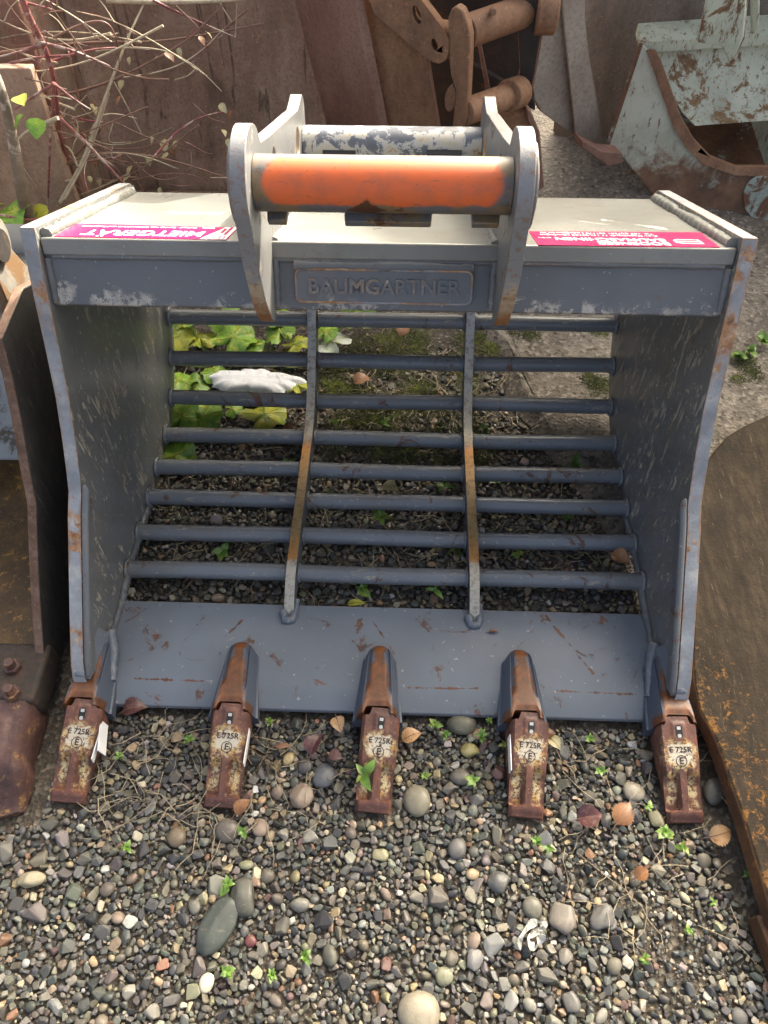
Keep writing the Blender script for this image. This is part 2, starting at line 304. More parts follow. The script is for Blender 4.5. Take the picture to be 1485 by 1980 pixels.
MAT['weed'] = leafmat('weed_green', (.085,.17,.025), (.14,.25,.04), (.24,.27,.06), (.1,.1,.02))
MAT['brownleaf'] = leafmat('brown_leaf', (.19,.085,.035), (.27,.13,.055), (.12,.05,.025))
MAT['tanleaf'] = leafmat('tan_leaf', (.42,.24,.11), (.5,.31,.16), (.26,.12,.045))
MAT['plumleaf'] = leafmat('plum_leaf', (.07,.026,.028), (.115,.045,.045), (.16,.09,.07))
MAT['dryleaf'] = leafmat('dry_vine_leaf', (.34,.29,.14), (.42,.37,.2), (.2,.12,.06))
MAT['redstem'] = flat('red_stem', (.25,.075,.07), .45, 0, .4, 25, (.42,.33,.27), .7)
MAT['tanstem'] = flat('brown_stem', (.24,.13,.09), .55, 0, .4, 25)
MAT['straw'] = flat('straw', (.5,.42,.29), .6, 0, .35, 30)
MAT['drygrass'] = flat('dry_grass_blade', (.38,.31,.2), .65, 0, .5, 20, (.14,.09,.055), .4)
MAT['bark'] = flat('bark', (.17,.125,.085), .8, 0, .45, 18, (.33,.28,.22), .2)
MAT['moss'] = flat('moss_green', (.1,.115,.028), .8, 0, .55, 25, (.17,.2,.03), .5)
MAT['snow'] = flat('melting_snow', (.74,.76,.79), .5, 0, .15, 60, (.5,.51,.5), .0)
MAT['plastic'] = flat('dirty_plastic', (.55,.53,.47), .35, 0, .3, 25, (.25,.22,.17), .2)
MAT['shade_wall'] = flat('shade_wall_finish', (.3,.28,.25), .8, 0, .25, 4)  # only for the unseen block added to cast shade

# ------------------------------------------------------------------ mesh helpers
def tag(o, label=None, cat=None, group=None, kind=None):
    if label: o['label'] = label
    if cat: o['category'] = cat
    if group: o['group'] = group
    if kind: o['kind'] = kind
    return o
def thing(name, loc, label, cat, group=None):
    o = bpy.data.objects.new(name, None); o.location = loc; o.empty_display_size = .1; C.objects.link(o)
    return tag(o, label, cat, group)
def wloc(o):
    v = Vector(o.location)
    while o.parent: o = o.parent; v += Vector(o.location)
    return v
def link(name, me, parent=None, loc=None, mats=()):
    for m in mats: me.materials.append(MAT[m] if isinstance(m, str) else m)
    o = bpy.data.objects.new(name, me); C.objects.link(o)
    if parent: o.parent = parent; o.location = (Vector(loc) if loc else Vector((0,0,0))) - wloc(parent)
    elif loc: o.location = loc
    return o
class MB:
    def __init__(s): s.v = []; s.f = []; s.mi = []
    def add(s, vs, fs, mi=0):
        b = len(s.v); s.v += [tuple(v) for v in vs]; s.f += [tuple(i+b for i in f) for f in fs]; s.mi += [mi]*len(fs); return s
    def tube(s, pts, r, seg=10, caps=True, mi=0, flat_=1.):
        pts = [Vector(p) for p in pts]; n = len(pts); rs = r if isinstance(r, (list, tuple)) else [r]*n
        vs = []; t0 = (pts[1]-pts[0]).normalized(); a = t0.orthogonal().normalized()
        for i, p in enumerate(pts):
            t = (pts[min(i+1,n-1)]-pts[max(i-1,0)]).normalized(); a = (a-t*a.dot(t)).normalized(); b = t.cross(a)
            for k in range(seg):
                th = 2*math.pi*k/seg; vs.append(p+(a*math.cos(th)+b*math.sin(th)*flat_)*rs[i])
        fs = [(i*seg+k, i*seg+(k+1)%seg, (i+1)*seg+(k+1)%seg, (i+1)*seg+k) for i in range(n-1) for k in range(seg)]
        if caps: fs += [tuple(range(seg-1,-1,-1)), tuple(range((n-1)*seg, n*seg))]
        return s.add(vs, fs, mi)
    def prism(s, outer, vec, holes=(), mi=0, rim=None):
        rim = mi if rim is None else rim; vec = Vector(vec)
        loops = [[Vector(p) for p in outer]]+[[Vector(p) for p in h] for h in holes]
        tri = tessellate_polygon(loops); flatp = [p for l in loops for p in l]; n = len(flatp)
        b = len(s.v); s.v += [tuple(p) for p in flatp]+[tuple(p+vec) for p in flatp]
        for t in tri: s.f.append(tuple(b+i for i in t)); s.mi.append(mi); s.f.append(tuple(b+n+i for i in reversed(t))); s.mi.append(mi)
        k = 0
        for l in loops:
            for i in range(len(l)):
                j = (i+1) % len(l); s.f.append((b+k+i, b+k+j, b+n+k+j, b+n+k+i)); s.mi.append(rim)
            k += len(l)
        return s
    def box(s, c, h, mi=0, ax=None):
        c = Vector(c); ax = ax or (Vector((1,0,0)), Vector((0,1,0)), Vector((0,0,1)))
        vs = [c+ax[0]*h[0]*i+ax[1]*h[1]*j+ax[2]*h[2]*k for i in (-1,1) for j in (-1,1) for k in (-1,1)]
        return s.add(vs, [(0,1,3,2),(4,6,7,5),(0,4,5,1),(2,3,7,6),(0,2,6,4),(1,5,7,3)], mi)
    def build(s, name, mats, parent=None, bevel=0., smooth=35, loc=None, recalc=True):
        me = bpy.data.meshes.new(name); me.from_pydata(s.v, [], s.f); me.polygons.foreach_set('material_index', s.mi)
        if recalc:
            bm = bmesh.new(); bm.from_mesh(me); bmesh.ops.recalc_face_normals(bm, faces=bm.faces); bm.to_mesh(me); bm.free()
        if smooth: me.shade_smooth(); me.set_sharp_from_angle(angle=R(smooth))
        if isinstance(mats, str): mats = (mats,)
        o = link(name, me, parent, loc, mats)
        if bevel:
            m = o.modifiers.new('bevel', 'BEVEL'); m.width = bevel; m.segments = 2; m.limit_method = 'ANGLE'; m.angle_limit = R(40)
        return o
def weld(pts, r, name, parent, mat='paint', step=.006, amp=.22, seg=7):
    """a rippled weld bead along a polyline"""
    P = resample(pts, step); rs = [r*(1+amp*.35*math.sin(i*1.9+rnd.random()*2.2)+amp*.8*(rnd.random()-.5)+.14*math.sin(i*.23+r*900)) for i in range(len(P))]
    P = [p+Vector((rnd.uniform(-1,1),rnd.uniform(-1,1),rnd.uniform(-1,1)))*r*.08 for p in P]
    return MB().tube(P, rs, seg).build(name, mat, parent, smooth=60)
def resample(pts, step):
    pts = [Vector(p) for p in pts]; out = [pts[0]]
    for a, b in zip(pts, pts[1:]):
        n = max(1, int((b-a).length/step))
        out += [a.lerp(b, (i+1)/n) for i in range(n)]
    return out
def smooth_path(pts, n=6):
    """Catmull-Rom through points"""
    p = [Vector(q) for q in pts]; p = [p[0]*2-p[1]]+p+[p[-1]*2-p[-2]]; out = []
    for i in range(1, len(p)-2):
        for k in range(n):
            t = k/n; a, b, c, d = p[i-1], p[i], p[i+1], p[i+2]
            out.append(.5*((2*b)+(c-a)*t+(2*a-5*b+4*c-d)*t*t+(3*b-a-3*c+d)*t**3))
    return out+[p[-2]]
def arc(cy, cz, r, a0, a1, n=10): return [(cy+r*math.cos(R(a0+(a1-a0)*i/n)), cz+r*math.sin(R(a0+(a1-a0)*i/n))) for i in range(n+1)]
def circ(cy, cz, r, n=16): return arc(cy, cz, r, 0, 360-360/n, n-1)
def yz(x, pts): return [Vector((x, y, z)) for y, z in pts]
def text(name, s, size, origin, ex, ey, mat, parent, extrude=.0003, align='CENTER', bold=0., sx=1.):
    cu = bpy.data.curves.new(name, 'FONT'); cu.body = s; cu.size = size; cu.align_x = align; cu.align_y = 'CENTER'; cu.extrude = extrude; cu.offset = bold
    cu.resolution_u = 3
    t = bpy.data.objects.new('tmp', cu); C.objects.link(t); bpy.context.view_layer.update()
    me = bpy.data.meshes.new_from_object(t.evaluated_get(bpy.context.evaluated_depsgraph_get())); bpy.data.objects.remove(t)
    ex = Vector(ex).normalized(); ey = Vector(ey).normalized(); ez = ex.cross(ey)
    mw = Matrix((ex*sx, ey, ez)).transposed().to_4x4(); mw.translation = Vector(origin); me.transform(mw); me.materials.clear()
    return link(name, me, parent, None, (mat,))

# ------------------------------------------------------------------ the ground
gb = MB(); N = 44
def gpt(i, j):
    def f(t): t = (t/N*2-1); return math.copysign(abs(t)**3*40+abs(t)*1.2, t)
    return (f(i), f(j)+1., -.004)
gb.add([gpt(i, j) for j in range(N+1) for i in range(N+1)], [(j*(N+1)+i, j*(N+1)+i+1, (j+1)*(N+1)+i+1, (j+1)*(N+1)+i) for j in range(N) for i in range(N)])
ground = tag(gb.build('ground', 'soil', smooth=0, recalc=False), 'gravelly soil of the storage yard', kind='structure')

def slab_edge(t): return rnd.uniform(-.012, .012)
se = [atz(1200,1060,0), atz(1120,960,0), atz(1040,860,0), atz(985,780,0), atz(950,690,0), atz(925,640,0), Vector((.2,2.3,0)), Vector((.1,3.2,0)), Vector((0,5.5,0))]
se = resample([Vector((1.9,.95,0)), Vector((1.1,1.02,0)), Vector((.72,1.05,0))]+se, .05)
se = [Vector((p.x+slab_edge(0), p.y+slab_edge(0), 0)) for p in se]
top = [Vector((p.x+.03+rnd.uniform(0,.02), p.y+.02, .035+rnd.uniform(-.006,.006))) for p in se]
cb = MB(); n = len(se)
cb.add(se+top, [(i, i+1, n+i+1, n+i) for i in range(n-1)])
far = [Vector((6, 5.5, .035)), Vector((6, .95, .035))]
cb.add(top+far, [tuple(range(n+2))])
tag(cb.build('concrete_slab', 'concrete', smooth=30), 'weathered concrete floor slab behind the buckets', kind='structure')

# ------------------------------------------------------------------ gravel
def stone_variants(k, seed):
    r_ = random.Random(seed); out = []
    for i in range(k):
        round_ = i % 10 < 2
        bm = bmesh.new()
        if round_:
            bmesh.ops.create_icosphere(bm, subdivisions=2, radius=1)
            ph = [r_.uniform(0,6) for _ in range(6)]
            for v in bm.verts:
                p = v.co; v.co = p*(1+.13*math.sin(2.1*p.x+ph[0])+.12*math.sin(2.4*p.y+ph[1])+.1*math.sin(3*p.z+ph[2])+.07*math.sin(4*p.x*p.y+ph[3]))
        else:
            for _ in range(19):
                d = Vector((r_.gauss(0,1), r_.gauss(0,1), r_.gauss(0,1))).normalized()
                p = Vector([math.copysign(abs(c)**.72, c) for c in d])*r_.uniform(.82, 1.12); bm.verts.new(p)
            res = bmesh.ops.convex_hull(bm, input=bm.verts); 
            for v in [v for v in bm.verts if not v.link_faces]: bm.verts.remove(v)
            es = list(bm.edges); bmesh.ops.bevel(bm, geom=es, offset=.075, segments=1, affect='EDGES', clamp_overlap=True)
            bmesh.ops.triangulate(bm, faces=bm.faces)
        bm.verts.index_update()
        V = np.array([v.co[:] for v in bm.verts]); F = np.array([[v.index for v in f.verts] for f in bm.faces if len(f.verts) == 3]); bm.free()
        V /= np.abs(V).max(0)
        out.append((V, F, round_))
    return out
VAR = stone_variants(20, 3)
PAL = [((.055,.058,.058),22), ((.085,.086,.08),22), ((.115,.108,.085),20), ((.15,.13,.095),14), ((.21,.195,.165),10), ((.3,.22,.12),7), ((.36,.3,.2),4.5), ((.4,.38,.33),2.), ((.24,.12,.06),1.6), ((.14,.085,.07),1.2)]
PW = np.array([p[1] for p in PAL]); PW = PW/PW.sum()
def pick_col(cap=.42):
    c = np.array(PAL[rng.choice(len(PAL), p=PW)][0]); c = c*.78+.22*np.array([1.02,1.,.88])*c.mean(); return np.clip(c*rng.uniform(.65,1.35)*(1+rng.normal(0,.05,3)), 0, cap)
def rotm(ax, ay, az):
    ca, sa, cb_, sb, cc, s_ = math.cos(ax), math.sin(ax), math.cos(ay), math.sin(ay), math.cos(az), math.sin(az)
    return np.array([[cc,-s_,0],[s_,cc,0],[0,0,1]])@np.array([[cb_,0,sb],[0,1,0],[-sb,0,cb_]])@np.array([[1,0,0],[0,ca,-sa],[0,sa,ca]])
edge_poly = [(p.x, p.y) for p in se]
def on_slab(x, y):
    # the slab lies to the right of and behind its edge polyline
    if y < .93: return False
    ins = False; poly = edge_poly+[(6,5.5),(6,.95)]; j = len(poly)-1
    for i in range(len(poly)):
        xi, yi = poly[i]; xj, yj = poly[j]
        if (yi > y) != (yj > y) and x < (xj-xi)*(y-yi)/(yj-yi)+xi: ins = not ins
        j = i
    return ins
TX = [-.578, -.286, 0., .286, .576]
def blocked(x, y, r):
    if abs(x) < .61+r and .592-r < y < .86: return True
    for t in TX:
        if abs(x-t) < .034+r*.8 and .40-r*.6 < y < .62: return True
    if -.98 < x < -.628+r and .37-r < y < 1.4: return True
    if x > .56 and x > .575+(.66-y)*.19-r and y < 1.12: return True
    if on_slab(x, y): return True
    return False
def dirtpatch(x, y):
    """bare sandy soil in the right foreground"""
    return math.exp(-((x-.52)**2/.012+(y-.2)**2/.02)) + .7*math.exp(-((x-.40)**2/.006+(y-.33)**2/.006))+.6*math.exp(-((x+.13)**2/.01+(y-.08)**2/.004))
cells = {}; CS = .02
def free(x, y, r, k):
    i0, i1, j0, j1 = int((x-r-.035)//CS), int((x+r+.035)//CS), int((y-r-.035)//CS), int((y+r+.035)//CS)
    for i in range(i0, i1+1):
        for j in range(j0, j1+1):
            for (a, b, q) in cells.get((i, j), ()):
                if (a-x)**2+(b-y)**2 < ((q+r)*k)**2: return False
    return True
def occupy(x, y, r): cells.setdefault((int(x//CS), int(y//CS)), []).append((x, y, r))

# individual larger stones seen in the photograph: pixel, half-width in px, aspect, turn, colour, label
BIG = [
 (420,1790,33,1.75,.45,(.07,.08,.07),'long dark grey-green stone in the open gravel',0),
 (470,1735,27,1.35,-.3,(.085,.085,.068),'stubby olive grey stone touching the long dark one',0),
 (805,1548,27,1.15,0,(.22,.2,.145),'smooth round khaki stone beside the middle tooth tip',1),
 (890,1500,22,.75,0,(.13,.12,.1),'flat oval brown-grey stone below the weeds and olive stone',1),
 (893,1400,30,.7,0,(.13,.125,.09),'olive oval stone tucked under the lip edge',1),
 (583,1538,24,1.05,.4,(.24,.185,.14),'pinkish angular stone beside the plum leaf and middle tooth',0),
 (627,1500,22,1.2,.5,(.1,.105,.115),'blue-grey stone half hidden below the plum leaf',1),
 (437,1605,24,1.,0,(.12,.105,.09),'round brown-grey pebble below the orange leaf',1),
 (340,1615,19,1.1,.3,(.15,.115,.075),'round brown pebble with a smaller one against it',1),
 (397,1900,15,1.2,.1,(.62,.54,.42),'smooth cream pebble alone on the soil',1),
 (885,1638,18,1.25,.5,(.12,.115,.11),'dark oval pebble below the khaki stone',1),
 (965,1705,22,.9,.3,(.12,.12,.115),'grey wedge-shaped pebble in the open gravel',0),
 (1030,1755,20,1.1,-.4,(.15,.145,.115),'grey pebble with a pale band beside the plastic scrap',1),
 (1088,1770,27,1.15,.3,(.21,.185,.155),'large taupe angular stone beside the plastic scrap',0),
 (810,1962,42,.95,0,(.27,.24,.18),'largest round speckled pale stone in the open gravel',1),
 (60,1700,30,.5,-.1,(.34,.3,.2),'flat pale layered stone on dark gravel',0),
 (1228,1530,22,.9,.2,(.3,.27,.21),'cream and rust pebble near the tooth by the rusty plate',1),
 (1382,1528,20,1.5,.5,(.11,.105,.09),'long grey stone against the rusty slab',1),
 (1270,1580,15,1.3,-.2,(.19,.18,.11),'mossy yellow-grey stone near the outer tooth',0),
 (1165,1775,23,1.3,.6,(.15,.145,.135),'grey slate shard lying on bare soil',0),
 (1185,1785,10,1.3,.6,(.2,.19,.17),'small grey shard beside the slate',0),
 (860,1888,18,.95,0,(.22,.22,.15),'round green-grey pebble in the open gravel',1),
 (918,1855,17,1.2,.2,(.19,.185,.18),'flat light grey stone in the open gravel',0),
 (1105,1935,17,1.3,-.3,(.13,.125,.115),'dark grey knobbly stone in the open gravel',0),
 (1095,1850,15,1.1,.2,(.2,.185,.16),'small taupe stone below the plastic scrap',0),
 (483,1818,12,1.,0,(.14,.045,.045),'small dark red pebble beside the long dark stone',1),
 (590,1480,15,1.1,.3,(.08,.075,.07),'dark pebble beside the plum leaf',1),
 (557,1464,11,1.3,.5,(.42,.33,.17),'small yellow-brown pebble beside the plum leaf',1),
 (735,1650,17,.8,0,(.3,.28,.17),'yellowish flat pebble below the middle tooth',0),
 (908,1450,20,.8,.2,(.32,.28,.12),'yellow-brown stone between the weeds under the lip',0),
 (845,1470,9,1.2,.2,(.14,.13,.11),'small grey pebble beside the middle tooth and khaki stone',1),
 (1175,1585,11,1.2,.2,(.13,.12,.11),'small stone wedged behind the dark red leaf',0),
]
def stone_mesh(var, half, col, name='stone', seed=0, smooth=True):
    V, F, rd = var; r_ = np.random.default_rng(seed)
    me = bpy.data.meshes.new(name); me.from_pydata((V*np.array(half)).tolist(), [], F.tolist())
    a = me.color_attributes.new('Col', 'FLOAT_COLOR', 'POINT'); cc = np.ones((len(V), 4)); cc[:, :3] = np.array(col)*(1+r_.normal(0,.06,(len(V),1)))
    a.data.foreach_set('color', cc.ravel()); me.materials.append(MAT['stone'])
    if rd: me.shade_smooth()
    return me
HV = []
for i in range(10):                                   # finer meshes for the big stones
    bm = bmesh.new(); bmesh.ops.create_icosphere(bm, subdivisions=3, radius=1); r_ = random.Random(50+i); ph = [r_.uniform(0,6) for _ in range(9)]
    ang = i % 2 == 0; pl = [(Vector((r_.gauss(0,1),r_.gauss(0,1),r_.gauss(0,1))).normalized(), r_.uniform(.62,.88)) for _ in range(9)] if ang else []
    for v in bm.verts:
        p = v.co.copy(); 
        for nn, dd in pl:
            e = p.dot(nn)-dd
            if e > 0: p -= nn*e*.93
        q = v.co; p *= 1+.05*math.sin(2.3*q.x+ph[0])+.05*math.sin(2.6*q.y+ph[1])+.03*math.sin(5*q.z+4*q.x+ph[2])+.015*math.sin(11*q.x+9*q.y+ph[3])
        v.co = p
    bm.verts.index_update(); V = np.array([v.co[:] for v in bm.verts]); F = np.array([[v.index for v in f.verts] for f in bm.faces]); bm.free(); V /= np.abs(V).max(0)
    HV.append((V, F, True))
for i, (px, py, hw, asp, turn, col, lab, rd) in enumerate(BIG):
    p = atz(px, py, .012); r = hw*((O-p).dot(-fw))/FOC; hz = r*rnd.uniform(.5,.62)
    o = link('stone', stone_mesh(HV[(i*2+(1 if rd else 0)) % 10], (r, r*asp, hz), col, 'stone', i))
    o.location = (p.x, p.y, hz*.55); o.rotation_euler = (rnd.uniform(-.1,.1), rnd.uniform(-.1,.1), -turn)
    tag(o, lab, 'stone', 'larger stones in the gravel'); occupy(p.x, p.y, r*max(1, asp)*.9)

# the gravel carpet
stones = []
def scatter(n, rlo, rhi, k, area, dens=lambda x, y: 1., zf=.35):
    x0, x1, y0, y1 = area
    for _ in range(n):
        x, y = rng.uniform(x0, x1), rng.uniform(y0, y1); r = rlo+(rhi-rlo)*rng.random()**2
        if rng.random() > dens(x, y) or blocked(x, y, r) or not free(x, y, r, k): continue
        occupy(x, y, r); stones.append((x, y, r, zf))
near = (-.78,.82,.03,.66); mid = (-.64,.66,.82,1.75); gap = (.56,.66,.4,1.1)
dd = lambda x, y: max(0., 1-1.1*dirtpatch(x, y))
vegz = lambda y: 1. if y < 1.05 else max(.12, 1-(y-1.05)*2.1)
scatter(420, .013, .019, .9, near, lambda x, y: .55*dd(x, y))
scatter(480, .0115, .0155, .84, near, dd)
scatter(19000, .0068, .0115, .76, near, dd)
scatter(42000, .0045, .0078, .72, near, lambda x, y: max(.12, dd(x, y)))
scatter(46000, .0028, .005, .74, near, lambda x, y: .45+.55*dd(x, y), .5)
scatter(250, .012, .018, .9, mid, lambda x, y: .5*vegz(y))
scatter(9000, .008, .0125, .78, mid, lambda x, y: vegz(y))
scatter(22000, .005, .008, .74, mid, lambda x, y: vegz(y))
scatter(14000, .003, .005, .8, mid, lambda x, y: vegz(y), .5)
for rim_ in ((-1.0,1.1,-.55,.03), (.82,1.2,.03,.3), (-1.05,-.78,.03,.4)):          # the carpet thins out beyond the frame
    ar = (rim_[1]-rim_[0])*(rim_[3]-rim_[2]); scatter(int(ar*7000), .0085, .0145, .88, rim_); scatter(int(ar*16000), .0045, .0085, .84, rim_)
order = sorted(range(len(stones)), key=lambda i: -stones[i][2]/(O-Vector((stones[i][0], stones[i][1], 0))).length)
indiv = set(order[:300])
pvars = [stone_mesh(VAR[i % 20], (1,1,1), pick_col(.26), 'pebble', i) for i in range(60)]
Vs, Fs, Cs, Sm = [], [], [], []; base = 0
for i, (x, y, r, zf) in enumerate(stones):
    asp = rng.uniform(.5, 1.); hz = r*rng.uniform(.35, .75); az = rng.uniform(0, 6.28); t1, t2 = rng.normal(0,.3,2)
    if i in indiv:
        o = bpy.data.objects.new('pebble', pvars[rng.integers(60)]); C.objects.link(o); o.parent = ground
        o.location = (x, y, hz*zf); o.scale = (r*1.08, r*asp*1.08, hz); o.rotation_euler = (t1, t2, az); continue
    V, F, rd = VAR[rng.integers(20)]
    if r < .006 and rd: V, F, rd = VAR[3+rng.integers(6)]
    P = (V*np.array([r*1.08, r*asp*1.08, hz]))@rotm(t1, t2, az).T+np.array([x, y, hz*zf])
    Vs.append(P); Fs.append(F+base); base += len(P); c = np.ones((len(P), 4)); c[:, :3] = pick_col(); Cs.append(c); Sm.append(np.full(len(F), rd))
me = bpy.data.meshes.new('gravel'); V = np.concatenate(Vs); F = np.concatenate(Fs)
me.vertices.add(len(V)); me.vertices.foreach_set('co', V.ravel()); me.loops.add(len(F)*3); me.loops.foreach_set('vertex_index', F.ravel())
me.polygons.add(len(F)); me.polygons.foreach_set('loop_start', np.arange(len(F))*3); me.update(calc_edges=True)
me.polygons.foreach_set('use_smooth', np.concatenate(Sm)); a = me.color_attributes.new('Col', 'FLOAT_COLOR', 'POINT'); a.data.foreach_set('color', np.concatenate(Cs).ravel())
tag(link('gravel', me, None, None, ('stone',)), 'loose mixed grey and brown gravel covering the yard', 'gravel', None, 'stuff')
print('stones', len(stones), 'gravel tris', len(F))

# ------------------------------------------------------------------ the skeleton bucket
B = thing('skeleton_bucket', (0, .95, 0), 'dark grey slotted excavator bucket with five teeth standing on gravel', 'bucket')
XI, XO = .575, .600
FRONT = [(1.100,.782), (1.075,.728), (1.052,.675), (1.020,.597), (.982,.512), (.940,.440), (.906,.388), (.884,.358), (.846,.330), (.766,.256), (.692,.187), (.640,.137), (.618,.108)]
OUT = FRONT+[(.606,.07), (.625,.02), (.83,.016), (1.0,.024), (1.2,.028), (1.34,.034), (1.44,.072), (1.52,.135), (1.59,.22), (1.622,.32), (1.615,.47), (1.575,.590), (1.556,.607)]
for s in (-1, 1):
    mb = MB(); mb.prism(yz(s*XI, OUT), (s*(XO-XI), 0, 0), mi=0, rim=1)
    sp = mb.build('side_plate', ('plate', 'rim'), B, .0025)
    # side wear bar welded inside the lower front edge
    wb = [(.893,.374), (.882,.3605), (.8445,.3325), (.7645,.2585), (.6905,.1895), (.6385,.1395), (.6165,.1105), (.640,.094), (.660,.115), (.712,.166), (.788,.236), (.862,.302), (.896,.346)]
    MB().prism(yz(s*(XI-.001), wb), (-s*.013, 0, 0), mi=0).build('wear_bar', ('paint',), sp, .005)
    weld(yz(s*(XI-.007), [(1.112,.762), (1.33,.678), (1.535,.599)]), .0105, 'weld', sp, 'beamtop', .008, .3)
    weld(yz(s*(XI-.004), [(1.096,.728), (1.066,.66)]), .008, 'weld', sp)
    weld(yz(s*(XI-.004), [(.70,.05), (.83,.05), (.9,.06), (1.1,.05)]), .009, 'weld', sp)
# lip
lipc = [(.598,.018), (.600,.027), (.647,.046), (.832,.046), (.836,.018), (.640,.012)]
lip = MB().prism(yz(-XI+.001, lipc), (2*XI-.002, 0, 0)).build('lip_plate', 'lip', B, .002)
# round bars
BARS = [(1.582,.535), (1.596,.438), (1.588,.338), (1.561,.244), (1.494,.165), (1.418,.095), (1.313,.066), (1.207,.062), (1.112,.060), (1.008,.060), (.904,.062)]
for (y, z) in BARS:
    xs = np.linspace(-XI+.001, XI-.001, 40)
    bar = MB().tube([(x, y+.0012*math.sin(9*x+y*40), z+.001*math.sin(7*x+z*60)) for x in xs], .0192, 20, False).build('bar', 'bar', B, smooth=60)
    for s in (-1, 1):
        weld([(s*(XI-.004), y+.021*math.cos(t), z+.021*math.sin(t)) for t in np.linspace(0, 6.28, 14)], .005, 'weld', bar, 'bar', .006)
        for e in (-.0135, .0135):
            weld([(s*.2+e, y+.020*math.cos(t), z+.020*math.sin(t)) for t in np.linspace(0, 6.28, 12)], .0042, 'weld', bar, 'bar', .006)
# ribs
RIBI = [(.800,.047), (.835,.072), (.904,.098), (1.10,.099), (1.28,.100), (1.335,.108), (1.40,.138), (1.468,.196), (1.530,.268), (1.556,.34), (1.556,.47), (1.540,.555)]
RIBO = [(1.60,.555), (1.605,.43), (1.598,.32), (1.575,.235), (1.515,.15), (1.44,.075), (1.34,.040), (1.1,.034), (.9,.034), (.842,.046), (.82,.047)]
ri = smooth_path([Vector((0, y, z)) for y, z in RIBI], 3)
for s in (-1, 1):
    pts = [Vector((s*.2-.0105, p.y, p.z)) for p in ri]+yz(s*.2-.0105, RIBO); mb = MB(); nri = len(ri)
    mb.prism(pts, (.021, 0, 0), mi=0, rim=0)
    for k, f in enumerate(mb.f):                       # the inner edge is worn to bare metal
        if len(f) == 4 and all((i % len(pts)) < nri for i in f): mb.mi[k] = 1
    rb = mb.build('rib', ('paint', 'ribedge'), B, .0015)
    weld([(s*.2-.012,.812,.05), (s*.2-.008,.792,.05), (s*.2+.008,.792,.05), (s*.2+.012,.812,.05), (s*.2+.013,.842,.05)], .009, 'weld', rb, 'lip')
# top beam: box with a thick sloping top plate
beam = MB().prism(yz(-XI+.0005, [(1.0965,.735), (1.0615,.656), (1.10,.638), (1.50,.47), (1.545,.50), (1.535,.566)]), (2*XI-.001, 0, 0)).build('beam', 'beam', B, .004)
MB().prism(yz(-XI+.001, [(1.100,.763), (1.090,.737), (1.537,.566), (1.547,.592)]), (2*XI-.002, 0, 0)).build('top_plate', 'beamtop', beam, .003)
weld([(-.56,1.0935,.7335), (.56,1.0935,.7335)], .005, 'weld', beam, 'beam')
# plane frames of the beam
TD = Vector((0, .933, -.359)).normalized(); TN = Vector((0, .359, .933)).normalized(); T0 = Vector((0, 1.10, .763))
def tp(px, py, lift=.0): return onp(px, py, T0, TN)+TN*lift
FN = Vector((0, -(.735-.656), (1.0965-1.0615))).normalized(); FU = Vector((0, 1.0965-1.0615, .735-.656)).normalized(); F0 = Vector((0, 1.0965, .735))
# name plate
def rrect(c, ex, ey, hx, hy, r, n=5):
    out = []
    for (sx, sy, a0) in ((1,1,0), (-1,1,90), (-1,-1,180), (1,-1,270)):
        for k in range(n+1):
            a = R(a0+90*k/n); out.append(Vector(c)+ex*(sx*(hx-r)+r*math.cos(a))+ey*(sy*(hy-r)+r*math.sin(a)))
    return out
EX = Vector((1,0,0)); npc = F0-FU*.0430+Vector((-.001,0,0))
npl = MB().prism(rrect(npc-FN*.002, EX, FU, .150, .029, .010), FN*.012).build('name_plate', 'beam', B, .003)
fr = MB(); o1 = rrect(npc+FN*.0095, EX, FU, .148, .027, .010); fr.tube(o1+[o1[0]], .0022, 6, False); fr.build('rim_bead', 'rim', npl, smooth=60)
weld([npc+FU*.032+EX*-.149+FN*.003, npc+FU*.032+EX*.149+FN*.003], .0095, 'weld', npl, 'beam', .007, .12)
lt = text('lettering', 'BAUMGARTNER', .0345, npc+FN*.0105-FU*.001, EX, FU, 'beam', npl, .0032, bold=.0006, sx=1.03); bv = lt.modifiers.new('bevel', 'BEVEL'); bv.width = .0009; bv.segments = 1
# stickers on the top plate (their print is read from behind the bucket)
def sticker(cx0, cx1, y0, y1, name):
    c = [T0+TD*((y0-1.10)/.933)+EX*cx0, T0+TD*((y0-1.10)/.933)+EX*cx1, T0+TD*((y1-1.10)/.933)+EX*cx1, T0+TD*((y1-1.10)/.933)+EX*cx0]
    return c
RX, RY = -EX, -TD                                     # reading directions
def onb(x, y, lift=.0012): return T0+TD*((y-1.10)/.933)+EX*x+TN*lift
st = MB().prism([onb(-.553,1.108), onb(-.262,1.103), onb(-.262,1.196), onb(-.556,1.212)], -TN*.0009).build('rental_sticker', 'magenta', B, smooth=0)
text('lettering', 'MIETGERÄT', .058, onb(-.412,1.143,.0014), RX, RY, 'white', st, .0001, bold=.0009, sx=.68)
text('small_print', 'Miete · Verkauf · Service von Baumaschinen und Baugeräten', .0135, onb(-.42,1.188,.0014), RX, RY, 'white', st, .0001, bold=.0003, sx=.72)
pl = MB().prism([onb(-.306,1.1035,.0016), onb(-.2635,1.103,.0016), onb(-.2635,1.195,.0016), onb(-.284,1.196,.0016)], -TN*.0003).build('white_panel', 'white', st, smooth=0)
text('lettering', 'BODENSEE\nBAUMASCHINEN', .0085, onb(-.276,1.165,.0019), TD, -EX, 'magenta', pl, .0001, bold=.0003)
pm_ = MB()
